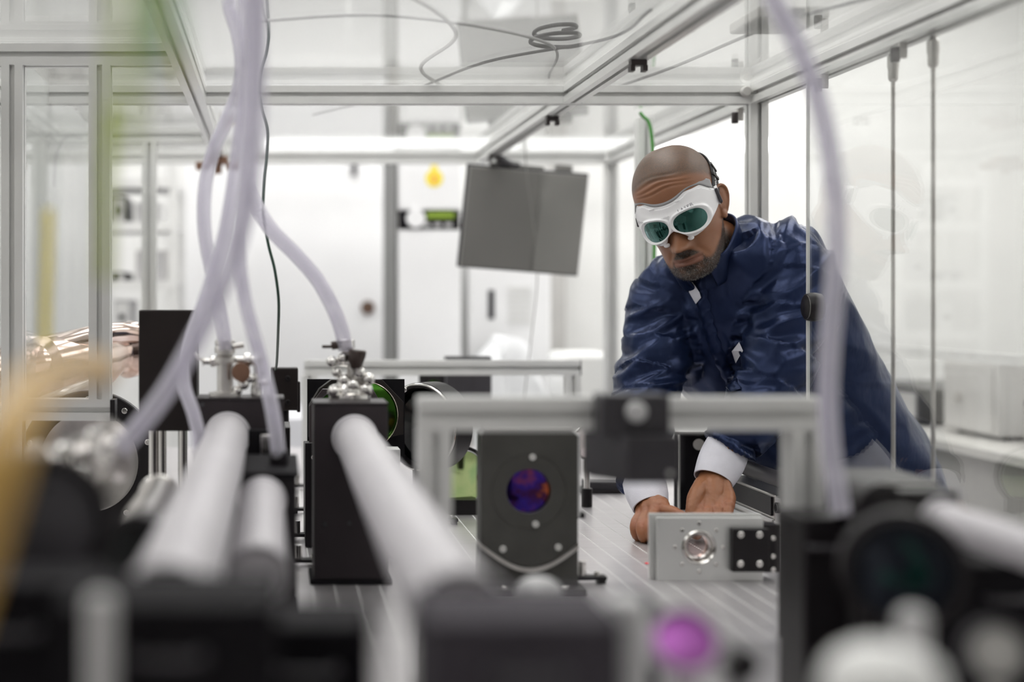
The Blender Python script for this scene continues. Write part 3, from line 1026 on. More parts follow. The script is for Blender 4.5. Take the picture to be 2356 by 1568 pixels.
# colours: skin, shaved scalp, beard shadow, lips
n = len(co)
nz = np.array([noise.noise(Vector(p) * 45) for p in co])
nf = np.array([noise.noise(Vector(p) * 420) for p in co])
skin = np.array([.26, .108, .050])
base = np.tile(skin, (n, 1)) * (1 + .10 * nz)[:, None]
sm = lambda a, b, v: np.clip((v - a) / (b - a), 0, 1) ** 2 * (3 - 2 * np.clip((v - a) / (b - a), 0, 1))
hairline = .094 - .034 * np.clip((.085 - y) / .06, 0, 1) - .05 * np.clip((.02 - y) / .06, 0, 1)
inhead = sm(-.02, .0, z + .02 + 0 * z)
notear = 1 - np.clip((np.abs(x) - .080) / .003, 0, 1)
scalp = sm(-.008, .012, z - hairline + .004 * nz) * (np.sum(loc ** 2, 1) < .03) * notear
hairc = np.array([.082, .054, .036])
k = (scalp * (.80 + .25 * nf)).clip(0, 1)[:, None]
base = base * (1 - k) + hairc * k
lipx = np.clip(1 - (x / .031) ** 2, 0, 1)
zl = -.0765 + .0005 * (x / .03) ** 2
lip = np.where(z > zl, np.exp(-((z - zl) / .0068) ** 6), np.exp(-((z - zl) / .0098) ** 6)) * sm(0, .25, lipx) * sm(.07, .09, y)
# beard: moustache, chin, along the jaw up to the ear
jaw = sm(.0, .014, -z - .060 - .030 * np.clip((y - .03) / .06, 0, 1) * np.exp(-((np.abs(x) - .045) / .022) ** 2) + .020 * np.exp(-(x / .026) ** 2) + .03 * np.clip((.03 - y) / .04, 0, 1))
mous = np.exp(-((z + .0655 + .009 * (np.abs(x) / .03) ** 2) / .0066) ** 2) * (.45 + .50 * np.clip(np.abs(x) / .016, 0, 1)) * np.exp(-(x / .037) ** 6) * sm(.08, .09, y)
gap = np.exp(-(((np.abs(x) - .018) / .006) ** 2)) * np.exp(-((z + .093) / .007) ** 2) * .5
neckfade = sm(-.165, -.135, z)
beard = (np.clip(jaw + mous, 0, 1) * (1 - lip) * (1 - gap) * neckfade * sm(-.035, .0, y)).clip(0, 1)
far = np.sum(loc ** 2, 1) > .045
beard[far] = 0
lip[far] = 0
k = (beard * (.90 + .25 * nf)).clip(0, 1)[:, None]
base = base * (1 - k) + np.array([.024, .018, .015]) * k
k = (lip * .75)[:, None]
base = base * (1 - k) + np.array([.19, .078, .058]) * k
# redder, paler knuckles
hk = (co[:, 2] < TZ + .2)
base[hk] = base[hk] * np.array([1.22, 1.18, 1.12])
for (a, b, d) in mcpL + mcpR + pipR:
    q = np.array(P(a, b, d))
    k = np.exp(-np.sum((co - q) ** 2, 1) / .012 ** 2)[:, None] * .45
    base = base * (1 - k) + np.array([.42, .13, .09]) * k
ca = res.color_attributes.new('tone', 'FLOAT_COLOR', 'POINT')
ca.data.foreach_set('color', np.c_[base.clip(0, 1), np.ones(n)].astype(np.float32).ravel())
skinm = mat('skin', (.3, .13, .06), .42, 0, bump=.25, bscale=900)
nt = skinm.node_tree
va = nt.nodes.new('ShaderNodeVertexColor'); va.layer_name = 'tone'
nt.links.new(va.outputs[0], nt.nodes['Principled BSDF'].inputs['Base Color'])
nt.nodes['Principled BSDF'].inputs['Subsurface Weight'].default_value = .12
nt.nodes['Principled BSDF'].inputs['Subsurface Radius'].default_value = (.006, .003, .0015)
nt.nodes['Principled BSDF'].inputs['Subsurface Scale'].default_value = 1.0
res.materials.clear(); res.materials.append(skinm)
# short beard hairs
rnd = np.random.RandomState(4)
fb = np.where((beard > .45) & (y > -.03))[0]
pick = rnd.choice(fb, size=13000, replace=True)
nrm = np.empty(n * 3); res.vertices.foreach_get('normal', nrm); nrm = nrm.reshape(-1, 3)
for nm, frac, colr, lab in (('beard', .72, (.018, .014, .012), None), ('grey_beard_hairs', .28, (.42, .40, .38), 'grey hairs of the beard')):
    g = G()
    vs, fs = [], []
    pk = pick[:int(len(pick) * frac)] if nm == 'beard' else pick[int(len(pick) * .72):]
    for i in pk:
        if nm != 'beard' and (z[i] > -.085 and rnd.rand() < .8): continue
        p = co[i] + rnd.randn(3) * .0006
        nn = nrm[i]
        down = HRn @ np.array([0, .25, -1.])
        d = nn * .55 + down * .9 + rnd.randn(3) * .35
        d /= np.linalg.norm(d)
        L = .0022 + .0024 * rnd.rand() * (1 if z[i] < -.085 else .6)
        sd = np.cross(d, nn); sd /= np.linalg.norm(sd) + 1e-9
        b0 = len(vs)
        vs += [p - sd * .00016, p + sd * .00016, p + d * L]
        fs.append((b0, b0 + 1, b0 + 2))
    g.add(vs, fs)
    part(nm, g, mat(nm, colr, .6), t_man, kind='stuff', label=lab, smooth=False)

# ---- jacket
gj = G()
def ring_loft(g, rings, n=48, steps=60):
    q = catmull([tuple(c) + tuple(a) + tuple(b) for c, a, b in rings], steps)
    vs, fs = [], []
    for r in q:
        c, a, b = r[:3], r[3:6], r[6:9]
        for j in range(n):
            t = 2 * math.pi * j / n
            vs.append(c + a * math.copysign(abs(math.cos(t)) ** .9, math.cos(t)) + b * math.copysign(abs(math.sin(t)) ** .9, math.sin(t)))
    m = len(q)
    for i in range(m - 1):
        for j in range(n):
            fs.append((i * n + j, i * n + (j + 1) % n, (i + 1) * n + (j + 1) % n, (i + 1) * n + j))
    fs.append(tuple(range(n - 1, -1, -1)))
    fs.append(tuple((m - 1) * n + j for j in range(n)))
    g.add(np.array(vs).tolist(), fs)
sh = (LS - RS).normalized()
sp = (P(1660, 560, 2.88) - hipc).normalized()
ax = (sh - sp * sh.dot(sp)).normalized()
bx = ax.cross(sp).normalized()          # out of the back or the chest
rings = []
for (px, py, D, a, b) in ((1676, 548, 2.885, .066, .068), (1682, 575, 2.90, .095, .085), (1688, 620, 2.93, .150, .105), (1700, 680, 2.95, .190, .118), (1738, 760, 2.975, .198, .125),
                          (1792, 850, 3.01, .190, .125), (1850, 935, 3.05, .180, .128), (1912, 1020, 3.09, .178, .135), (1965, 1090, 3.12, .170, .140), (2010, 1180, 3.14, .160, .135)):
    rings.append((P(px, py, D - .03), ax * a, bx * b))
ring_loft(gj, rings)
def sl(pts):
    gj.tube([tuple(P(a, b, d)) + (r,) for a, b, d, r in pts], .06, 40, len(pts) * 8, False)
sleeveL = [(1762, 560, 2.90, .062), (1812, 590, 2.87, .079), (1822, 650, 2.85, .083), (1814, 730, 2.82, .078), (1795, 810, 2.80, .073), (1768, 890, 2.785, .068), (1730, 960, 2.765, .062), (1692, 1010, 2.75, .052), (1672, 1038, 2.742, .0455)]
sleeveR = [(1590, 640, 2.94, .060), (1545, 670, 2.96, .072), (1522, 730, 2.96, .075), (1510, 800, 2.94, .073), (1498, 870, 2.91, .070), (1486, 930, 2.88, .066), (1474, 1000, 2.83, .060), (1474, 1060, 2.78, .052), (1481, 1110, 2.735, .0425)]
sl(sleeveL)
sl(sleeveR)
res, co, nr = fuse('jacket', gj, .0045, 6)
# cloth folds: ridged noise drawn out along the limb it lies on
def seg_dist(p, A, B):
    ab = B - A
    t = ((p - A) @ ab / (ab @ ab)).clip(0, 1)
    return np.linalg.norm(p - A - t[:, None] * ab, axis=1), t
A = [np.array(P(a, b, d)) for a, b, d, r in sleeveL]
Bp = [np.array(P(a, b, d)) for a, b, d, r in sleeveR]
segs = [(A[i], A[i + 1], 1, i / 8) for i in range(len(A) - 1)] + [(Bp[i], Bp[i + 1], 2, i / 8) for i in range(len(Bp) - 1)]
bd = np.full(len(co), 9.); bk = np.zeros(len(co), int); bs = np.zeros(len(co)); axs = np.zeros((len(co), 3))
for (a, b, k_, s0) in segs:
    d, t_ = seg_dist(co, a, b)
    m_ = d < bd
    bd[m_] = d[m_]; bk[m_] = k_; bs[m_] = s0 + t_[m_] / 8; axs[m_] = (b - a) / np.linalg.norm(b - a)
arm = bd < .098
tors = np.array(sp)
def ridged(p, s, seed):
    v = noise.noise(Vector((p[0] * s[0] + seed, p[1] * s[1], p[2] * s[2])))
    return 1 - (abs(v) ** 1.15) * 2.6
disp = np.zeros(len(co))
spn, axn, bxn = np.array(sp), np.array(ax), np.array(bx)
for i in range(len(co)):
    p = co[i]
    if arm[i]:
        # diagonal folds winding round the sleeve, denser at elbow and cuff
        T = axs[i]
        al = bs[i] * .62
        u = np.cross(T, [0, 1., 0]); u /= np.linalg.norm(u)
        w = np.cross(T, u)
        h = p @ u, p @ w
        amp = .0046 + .0045 * math.exp(-((bs[i] - .52) / .16) ** 2) + .0045 * math.exp(-((bs[i] - .97) / .10) ** 2) + .003 * math.exp(-((bs[i] - .08) / .14) ** 2)
        q = (h[0] * 11 + al * 4, h[1] * 9 - al * 3, al * 13 + h[0] * 9 - h[1] * 5)
        f = ridged(q, (1, 1, 1), 3.1) * .7 + ridged(q, (2.1, 2.1, 2.0), 8.4) * .22
        disp[i] = amp * (f - .5) * 2.1
    else:
        al, h0, h1 = p @ spn, p @ axn, p @ bxn
        q = (h0 * 13 + al * 3, h1 * 8, al * 4.2 - h0 * 3)
        f = ridged(q, (1, 1, 1), 5.2) * .7 + ridged(q, (2.2, 2.0, 2.2), 1.7) * .2
        disp[i] = .0062 * (f - .55) * 1.7
# gathered elastic at the cuffs
cu = np.exp(-((bs - .985) / .018) ** 2) * arm
ang_ = np.arctan2(co[:, 0] - np.where(bk == 1, A[-1][0], Bp[-1][0]), co[:, 1] - 2.74)
disp += cu * .0022 * np.sin(ang_ * 26)
co = co + nr * disp[:, None]
navy = mat('navy_satin', (.0125, .0225, .066), .31, .50, var=.10, scale=14, bump=.22, bscale=34, spec=.3, stretch=(1.3, 1, .6))
nb = navy.node_tree.nodes['Principled BSDF']
nb.inputs['Sheen Weight'].default_value = .05
nb.inputs['Sheen Roughness'].default_value = .35
nb.inputs['Sheen Tint'].default_value = (.45, .58, 1, 1)
bmp = [q for q in navy.node_tree.nodes if q.type == 'BUMP'][0]
bmp.inputs['Distance'].default_value = .006
jacket = finish(res, co, 'jacket', navy, t_man)

# stand-up collar, open at the throat
cc = H(.006, -.022, -.088)
nrmc = (HR @ Vector((0, .12, 1)) * .55 + sp * .6).normalized()
fw = (HR @ Vector((-.12, 1, 0)))
fw = (fw - nrmc * fw.dot(nrmc)).normalized()
rt = fw.cross(nrmc).normalized()
def collar_grid(th0, th1, n, hgt, rad, drop):
    vs, fs = [], []
    m = 8
    for i in range(n + 1):
        th = th0 + (th1 - th0) * i / n
        k = abs(th) / math.pi
        for j in range(m + 1):
            s = j / m
            r = rad * (1 + .12 * s) + .004 * math.sin(th * 5 + s * 2)
            ht = -.058 + s * (hgt + .026 * max(0, math.cos(th - .9)) ** 2) + .003 * math.sin(th * 3)
            vs.append(cc - nrmc * .004 + (fw * math.cos(th) * 1.03 + rt * math.sin(th) * .98) * -r + nrmc * ht * 1.0)
    for i in range(n):
        for j in range(m):
            a0 = i * (m + 1) + j
            fs.append((a0, a0 + m + 1, a0 + m + 2, a0 + 1))
    return vs, fs
vs, fs = collar_grid(-math.pi + .40, math.pi - .28, 70, .064, .069, -.0)
vs = [Vector(v) for v in vs]
g = G().add(vs, fs)
o = part('collar', g, navy, t_man, smooth=True, angle=80)
s_ = o.modifiers.new('thick', 'SOLIDIFY'); s_.thickness = .006; s_.offset = 0
s_ = o.modifiers.new('sub', 'SUBSURF'); s_.levels = 1; s_.render_levels = 1

# trousers, shoes
gt = G()
hl = hipc + ax * .075 + Vector((0, 0, -.02))
hr_ = hipc - ax * .07 + Vector((.02, 0, -.05))
rings = [(P(1930, 1040, 3.10), ax * .165, bx * .130), (P(1975, 1110, 3.13), ax * .162, bx * .13), (P(2020, 1190, 3.15), Vector((.15, -.03, 0)), Vector((.02, .125, 0)))]
ring_loft(gt, rings, 40, 20)
for (sx, sy, kx, ky, fx, fy) in ((1.30, 3.08, 1.30, 3.02, 1.34, 3.08), (1.40, 3.24, 1.42, 3.22, 1.52, 3.32)):
    gt.tube([(sx, sy, CAMZ - .42, .095), (kx, ky, .62, .078), ((kx + fx) / 2, (ky + fy) / 2, .35, .066), (fx, fy, .09, .060)], .08, 28, 30)
res, co, nr = fuse('trousers', gt, .008, 4)
dd = np.array([noise.noise(Vector((p[0] * 9, p[1] * 9, p[2] * 7))) * .008 for p in co])
finish(res, co + nr * dd[:, None], 'trousers', navy, t_man)
for fx, fy in ((1.34, 3.08), (1.52, 3.32)):
    g = G().add(*(lambda L: (L[0], L[1]))((lambda: (lambda n, rings_: ([(fx - .02 + p[0], fy + p[1], p[2]) for r in rings_ for p in r], [(i * n + j, i * n + (j + 1) % n, (i + 1) * n + (j + 1) % n, (i + 1) * n + j) for i in range(len(rings_) - 1) for j in range(n)] + [tuple(range(n - 1, -1, -1)), tuple((len(rings_) - 1) * n + j for j in range(n))]))(20, [[(-.05 * sc_ + (.0 if math.cos(a) > 0 else -.0) + math.cos(a) * .125 * sc_ - .02 + .06 * (1 - sc_), math.sin(a) * .045 * sc_, z_) for a in [2 * math.pi * k_ / 20 for k_ in range(20)]] for z_, sc_ in ((.002, .97), (.02, 1.0), (.05, .95), (.085, .72), (.10, .5))]))()))
    part('shoe', g, M['black_soft'], t_man)

# ---- white knit cuffs
def cuff(p0, p1, r0, r1, nm='cuff'):
    g = G()
    p0, p1 = Vector(p0), Vector(p1)
    u, v, a = frame(p1 - p0, Vector((0, 1, 0)))
    L = (p1 - p0).length
    n, m = 72, 14
    vs, fs = [], []
    for side in (0, 1):
        for i in range(m + 1):
            s = i / m
            r = r0 + (r1 - r0) * s + .002 * math.sin(s * math.pi) - side * .0022
            for j in range(n):
                t = 2 * math.pi * j / n
                rr = r + .0004 * math.sin(t * 36) * (1 - side) + .0016 * math.sin(t * 2 + 3 * s)
                vs.append(p0 + a * (L * s + .006 * math.sin(t + 1) * (s)) + u * math.cos(t) * rr * 1.12 + v * math.sin(t) * rr * .90)
    for side in (0, 1):
        for i in range(m):
            for j in range(n):
                q = side * (m + 1) * n + i * n
                f = (q + j, q + (j + 1) % n, q + n + (j + 1) % n, q + n + j)
                fs.append(f if side == 0 else f[::-1])
    for j in range(n):
        q, w_ = m * n, (2 * m + 1) * n
        fs.append((q + j, q + (j + 1) % n, w_ + (j + 1) % n, w_ + j))
        fs.append(((m + 1) * n + j, (m + 1) * n + (j + 1) % n, (j + 1) % n, j))
    g.add(vs, fs)
    return part(nm, g, knit, t_man, label='white knitted cuff at the wrist', angle=60)
knit = mat('white_knit', (.74, .73, .80), .85, 0, var=.03, scale=60, bump=.3, bscale=700)
cuff(P(1674, 1030, 2.742), P(1641, 1104, 2.712), .0375, .0345)
cuff(P(1478, 1098, 2.742), P(1497, 1163, 2.700), .0345, .0315)

# ---- goggles: everything in the head's own frame
def gog(x_, z_, off=0.):
    """surface of the goggle shell: x across, z up, off = along the outward normal"""
    k = min(1, abs(x_) / .083)
    yy = .110 - .066 * k ** 2.6 - .012 * k ** 2 - .35 * max(0, z_ - .0) ** 1.2 * 1.2
    yy -= .12 * max(0, -z_ - .015)
    nx_ = math.copysign((2.6 * .066 * k ** 1.6 + .024 * k) / .083, x_)
    nn = Vector((nx_, 1, .25 if z_ > .005 else 0)).normalized()
    return Vector((x_, yy, z_)) + nn * off
LC = [(-.0345, -.002), (.0345, -.002)]
def lensd(x_, z_, s=1.0):
    best = 9
    for cx, cz in LC:
        dx, dz = (x_ - cx), (z_ - cz)
        sg = 1 if cx > 0 else -1
        dz2 = dz + dx * sg * .10
        a_ = .0285 if dx * sg < 0 else .0275
        b_ = .0205 + .002 * (dx * sg / .03)
        best = min(best, ((abs(dx) / a_) ** 2.25 + (abs(dz2) / b_) ** 2.25) ** (1 / 2.25))
    return best
def top_z(x_):
    k = abs(x_) / .083
    return .0460 + .0115 * math.exp(-((k - .60) / .28) ** 2) - .018 * max(0, k - .80) ** 1.2 / .20 ** 1.2
def bot_z(x_):
    k = abs(x_) / .083
    b = -.030 - .0045 * math.exp(-((k - .42) / .20) ** 2)
    if k < .28:
        b = -.031 + (.020) * math.cos(k / .28 * math.pi / 2) ** 1.0
    b += .026 * max(0, k - .60) ** 1.8 / .40 ** 1.8
    return b
n, m = 168, 84
vs, fs = [], []
for i in range(n + 1):
    x_ = -.083 + .166 * i / n
    x_ = .083 * math.sin(x_ / .083 * math.pi / 2) * .55 + x_ * .45
    z0, z1 = bot_z(x_), top_z(x_)
    for j in range(m + 1):
        s = j / m
        z_ = z0 + (z1 - z0) * s
        d = lensd(x_, z_)
        off = .0052 * math.exp(-((d - 1.16) / .11) ** 2) if d > 1.0 else (.0052 * math.exp(-((1.0 - 1.16) / .11) ** 2)) * 1.0 - .0045 * min(1, (1.0 - d) / .06)
        # outline rounding, ledge under the top edge
        edge = min(s, 1 - s) * (z1 - z0)
        off -= .004 * math.exp(-edge / .0022)
        off -= .0016 * (1 if (z1 - z_) < .0085 else 0) * (1 if abs(x_) < .078 else 0)
        off += .0022 * math.exp(-((z_ - .018 - .18 * abs(x_)) / .006) ** 2) * math.exp(-(x_ / .05) ** 4)
        vs.append(H(*gog(x_, z_, off)))
for i in range(n):
    for j in range(m):
        a0 = i * (m + 1) + j
        fs.append((a0, a0 + m + 1, a0 + m + 2, a0 + 1))
gw = mat('white_goggle_plastic', (.90, .89, .91), .26, 0, var=.01, scale=10, spec=.5)
shell = part('goggle_frame', G().add(vs, fs), gw, t_man, label='white goggle frame', angle=70)
sd = shell.modifiers.new('thick', 'SOLIDIFY'); sd.thickness = .0022; sd.offset = -1
lensm = mirror_mat('dark_green_filter_lens', [(.3, (.004, .012, .011)), (.7, (.007, .022, .019))], 12, .06, metal=0)
lb = lensm.node_tree.nodes['Principled BSDF']
lb.inputs['Specular IOR Level'].default_value = .9
lb.inputs['Coat Weight'].default_value = .6
lb.inputs['Coat Tint'].default_value = (.3, .95, .9, 1)
lb.inputs['Specular Tint'].default_value = (.35, .95, .85, 1)
for cx, cz in LC:
    vs, fs = [], []
    sg = 1 if cx > 0 else -1
    N_, R_ = 72, 12
    for r_ in range(R_ + 1):
        rr = r_ / R_
        for q in range(N_):
            t = 2 * math.pi * q / N_
            # radius to the outline d = 1
            lo, hi = 0, .05
            for _ in range(22):
                mid = (lo + hi) / 2
                if lensd(cx + math.cos(t) * mid, cz + math.sin(t) * mid) < 1.012 and mid < .034: lo = mid
                else: hi = mid
            x_, z_ = cx + math.cos(t) * lo * rr, cz + math.sin(t) * lo * rr
            vs.append(H(*gog(x_, z_, .0008 + .0012 * (1 - rr * rr))))
    for r_ in range(R_):
        for q in range(N_):
            fs.append((r_ * N_ + q, (r_ + 1) * N_ + q, (r_ + 1) * N_ + (q + 1) % N_, r_ * N_ + (q + 1) % N_))
    part('goggle_lens', G().add(vs, fs), lensm, t_man, label='dark green oval goggle lens', angle=80)
# grey soft seal above the shell, and along the sides below
def strip(z_of, w_of, inn, xs, flip=False):
    vs, fs = [], []
    for i, x_ in enumerate(xs):
        zt = z_of(x_)
        w_ = w_of(x_)
        for j in range(7):
            s = j / 6
            p = gog(x_, zt, 0)
            q = Vector(p)
            q.z = zt + w_ * s
            q.y = p.y - inn * s ** .8 - .001
            q.x = p.x * (1 - .03 * s)
            vs.append(H(*q))
    for i in range(len(xs) - 1):
        for j in range(6):
            a0 = i * 7 + j
            fs.append((a0, a0 + 7, a0 + 8, a0 + 1))
    return vs, fs
xs = [-.081 + .162 * i / 90 for i in range(91)]
vs, fs = strip(lambda x_: top_z(x_) - .002, lambda x_: .015 + .003 * math.exp(-((abs(x_) - .045) / .02) ** 2), .012, xs)
foam = mat('grey_soft_seal', (.30, .295, .30), .6, 0, var=.03, scale=30)
o = part('face_seal', G().add(vs, fs), foam, t_man, label='grey soft seal along the forehead', angle=80)
sd = o.modifiers.new('thick', 'SOLIDIFY'); sd.thickness = .002; sd.offset = -1
# side wings behind the shell down to the cheeks
for s in (-1, 1):
    vs, fs = [], []
    for i in range(13):
        k = i / 12
        z_ = bot_z(s * .082) + (top_z(s * .082) - bot_z(s * .082)) * k
        for j in range(7):
            q = j / 6
            p = gog(s * .0825, z_, -.001)
            vs.append(H(p.x + s * .001 * math.sin(q * 3), p.y - .022 * q - .003, z_ * (1 - .25 * q) + .004 * q))
    for i in range(12):
        for j in range(6):
            a0 = i * 7 + j
            fs.append((a0, a0 + 7, a0 + 8, a0 + 1))
    o = part('side_shield', G().add(vs, fs), gw, t_man, label='white side shield of the goggles', angle=80)
    sd = o.modifiers.new('thick', 'SOLIDIFY'); sd.thickness = .002; sd.offset = 0
    # black strap hinge
    g = G()
    Mh = HR @ Matrix.Rotation(s * math.radians(-18), 3, 'Z')
    g.obox(H(s * (.0835 if s > 0 else .0795), .022, .010), (.006 if s > 0 else .004, .024, .030 if s > 0 else .020), Mh @ Matrix.Rotation(math.radians(18), 3, 'X'))
    part('strap_hinge', g, M['slate'], t_man, bevel=.002)
    # clips for the lens insert at the top and nose pieces below
    g = G().obox(H(*gog(s * .026, top_z(s * .026) - .008, .001)), (.010, .002, .003), HR)
    part('goggle_clip', g, gw, t_man, bevel=.0005)
    c = gog(s * .026, bot_z(s * .026) - .001, -.004)
    g = G().ell(H(*c), .0065, .0035, .0045, HR)
    part('nose_piece', g, gw, t_man, label='white nose piece of the goggles')
# strap going round the back of the head
def strap_pts():
    base = [(.0845, .018, .012), (.0845, .000, .026), (.0835, -.020, .044), (.078, -.045, .062), (.060, -.078, .078), (.030, -.098, .086), (0, -.104, .088)]
    return base + [(-x_, y_, z_) for x_, y_, z_ in base[-2::-1]]
q = catmull(strap_pts(), 90)
for i in range(len(q)):
    o0 = Vector((0, -.01, .03))
    dd_ = (Vector(q[i]) - o0).normalized()
    ok, lo_, no_, fi_ = body.ray_cast(H(*o0) + (HR @ dd_) * .16 - wloc(t_man), -(HR @ dd_))
    if ok:
        hit = HR.transposed() @ (lo_ + wloc(t_man) - HT)
        q[i] = hit + dd_ * .0012
q = catmull([tuple(v_) for v_ in q[::4]], 90)
vs, fs = [], []
T = np.gradient(q, axis=0)
for i in range(len(q)):
    t_ = T[i] / np.linalg.norm(T[i])
    out_ = q[i] - np.array([0, -.01, .0]); out_[2] *= .35
    out_ /= np.linalg.norm(out_)
    up_ = np.cross(t_, out_); up_ /= np.linalg.norm(up_)
    wd_ = .0125
    for a_, b_ in ((-wd_, .0), (wd_, .0), (wd_, .0022), (-wd_, .0022)):
        vs.append(H(*(q[i] + up_ * a_ + out_ * (b_ + .0005))))
for i in range(len(q) - 1):
    for j in range(4):
        fs.append((i * 4 + j, i * 4 + (j + 1) % 4, (i + 1) * 4 + (j + 1) % 4, (i + 1) * 4 + j))
strapm = mat('black_elastic', (.018, .017, .020), .7, 0, bump=.3, bscale=900)
strap = part('goggle_strap', G().add(vs, fs), strapm, t_man, label='black elastic goggle strap with white lettering', angle=40)
for i_, nm in ((14, 'strap_buckle'), (20, 'strap_buckle')):
    t_ = Vector(T[i_]).normalized(); out_ = Vector(q[i_]) - Vector((0, -.01, 0)); out_.z *= .35; out_.normalize()
    up_ = t_.cross(out_).normalized()
    Mb = HR @ Matrix((t_, up_, out_)).transposed()
    g = G().obox(H(*(Vector(q[i_]) + out_ * .003)), (.007, .026, .005), Mb)
    part(nm, g, M['black'], t_man, bevel=.001)


def text_mesh(txt, size, mt, name, parent, surf, shear=0., label=None, bold=0., space=1.):
    """lettering laid on a surface: surf(u, v) -> world point"""
    cu = bpy.data.curves.new(name, 'FONT')
    cu.body = txt
    cu.size = size
    cu.shear = shear
    cu.align_x = 'CENTER'
    cu.align_y = 'CENTER'
    cu.offset = bold
    cu.resolution_u = 3
    cu.space_character = space
    o = bpy.data.objects.new(name, cu)
    COL.objects.link(o)
    me = bpy.data.meshes.new_from_object(o.evaluated_get(bpy.context.evaluated_depsgraph_get()))
    bpy.data.objects.remove(o)
    g = G()
    g.v = [tuple(surf(v_.co.x, v_.co.y)) for v_ in me.vertices]
    g.f = [tuple(p.vertices) for p in me.polygons]
    return part(name, g, mt, parent, label=label, smooth=False)
ink = mat('grey_ink', (.22, .21, .24), .5)
inkd = mat('faint_ink', (.55, .54, .56), .5)
inkw = mat('white_ink', (.75, .75, .75), .5)
def onshell(cx, cz, ang_):
    c_, s_ = math.cos(ang_), math.sin(ang_)
    return lambda u_, v_: H(*gog(cx + (u_ * c_ - v_ * s_) * -1 * -1, cz + u_ * s_ + v_ * c_, .0042))
# the person's left is the picture's right, so text reads with x growing towards his left
text_mesh('LASER', .0088, ink, 'lettering', t_man, onshell(.034, .0245, .06), label='grey lettering LASER', space=1.15)
text_mesh('GEMINI', .0076, ink, 'lettering', t_man, onshell(-.060, .0185, -.06), shear=.25, label='grey lettering GEMINI')
text_mesh('laservision', .0062, inkd, 'lettering', t_man, onshell(-.009, .0200, .04), label='faint grey lettering on the brow of the goggles')
def onstrap(i0):
    def f(u_, v_):
        k = i0 + u_ / .0034
        k = max(0, min(len(q) - 1.001, k))
        a_ = q[int(k)] + (q[int(k) + 1] - q[int(k)]) * (k - int(k))
        t_ = T[int(k)] / np.linalg.norm(T[int(k)])
        out_ = a_ - np.array([0, -.01, 0]); out_[2] *= .35
        out_ /= np.linalg.norm(out_)
        up_ = np.cross(out_, t_); up_ /= np.linalg.norm(up_)
        return H(*(a_ - up_ * v_ + out_ * .0031)) if 0 else H(*(a_ + up_ * v_ * 1.0 + out_ * .0031))
    return f
text_mesh('laservision', .0125, inkw, 'lettering', t_man, onstrap(11.5), label='white lettering on the strap', shear=.3, bold=.0002)

# zip placket, badge, shirt
def on_chest(px_, py_, lift=.0):
    """nearest front point of the jacket along a sight line"""
    o_ = Vector((0, 0, CAMZ)) - wloc(t_man)
    d_ = (P(px_, py_, 1.0) - Vector((0, 0, CAMZ))).normalized()
    ok, loc_, nr_, fi = jacket.ray_cast(o_, d_)
    return (loc_ + wloc(t_man) + nr_ * lift, nr_) if ok else (P(px_, py_, 2.85), Vector((0, -1, 0)))
pts = [(1612, 668), (1622, 710), (1632, 750), (1644, 790), (1660, 830), (1678, 868), (1692, 900)]
vs, fs = [], []
pq = catmull(pts, 60)
for i, (a_, b_) in enumerate(pq):
    for j, o_ in enumerate((-13, -12, -4, 4, 12, 13)):
        wob = 2.0 * math.sin(i * .9) if abs(o_) > 11 else 0
        p_, n_ = on_chest(a_ + o_ + wob, b_ - o_ * .35, .0015 if abs(o_) > 12 else .0035 + .0012 * math.sin(i * .9 + j))
        vs.append(p_)
for i in range(59):
    for j in range(5):
        a0 = i * 6 + j
        fs.append((a0, a0 + 6, a0 + 7, a0 + 1))
part('placket', G().add(vs, fs), navy, t_man, angle=80)
ba = [(1684, 802), (1706, 788), (1713, 810), (1694, 832)]
vs = [on_chest(a_, b_, .005)[0] for a_, b_ in ba]
nn = (vs[1] - vs[0]).cross(vs[3] - vs[0]).normalized()
if nn.y > 0: nn = -nn
vs = vs + [v_ + nn * .0015 for v_ in vs]
badge = part('badge', G().add(vs, [(0, 1, 2, 3), (7, 6, 5, 4), (0, 4, 5, 1), (1, 5, 6, 2), (2, 6, 7, 3), (3, 7, 4, 0)]), knit, t_man, label='white name patch on the chest')
e0, e1 = (vs[1] - vs[0]), (vs[3] - vs[0])
g = G()
for s0, s1, t0, t1 in ((.55, .9, .35, .42), (.55, .9, .52, .58), (.55, .85, .68, .74)):
    g.add([vs[4] + e0 * a_ + e1 * b_ + nn * .0004 for a_, b_ in ((s0, t0), (s1, t0), (s1, t1), (s0, t1))], [(0, 1, 2, 3)])
part('badge_print', g, mat('blue_ink', (.08, .12, .35), .6), t_man)
# white shirt edge at the open throat
vs = []
tri = [(1576, 654), (1597, 650), (1612, 672), (1616, 684), (1604, 699), (1592, 678)]
for a_, b_ in tri:
    vs.append(on_chest(a_, b_, .004)[0])
nn = Vector((-.2, -1, .3)).normalized()
vs = vs + [v_ + nn * .003 for v_ in vs]
m_ = len(tri)
part('shirt_edge', G().add(vs, [tuple(range(m_)), tuple(range(2 * m_ - 1, m_ - 1, -1))] + [(i, m_ + i, m_ + (i + 1) % m_, (i + 1) % m_) for i in range(m_)]), knit, t_man, label='white shirt showing at the throat')

# ------------------------------------------------------------------ optics on the table
def PX(px, D): return (px - 630) * D / K
def PZ(py, D): return CAMZ + (690 - py) * D / K

def screw(g_parent, c, axis=(0, -1, 0), r=.004, h=.003, nm='screw', mt='steel'):
    c = Vector(c)
    part(nm, G().lathe([(r, 0), (r, h * .8), (r * .85, h), (r * .5, h), (r * .45, h * .5), (0, h * .5)], c, axis, 16), M[mt], g_parent)

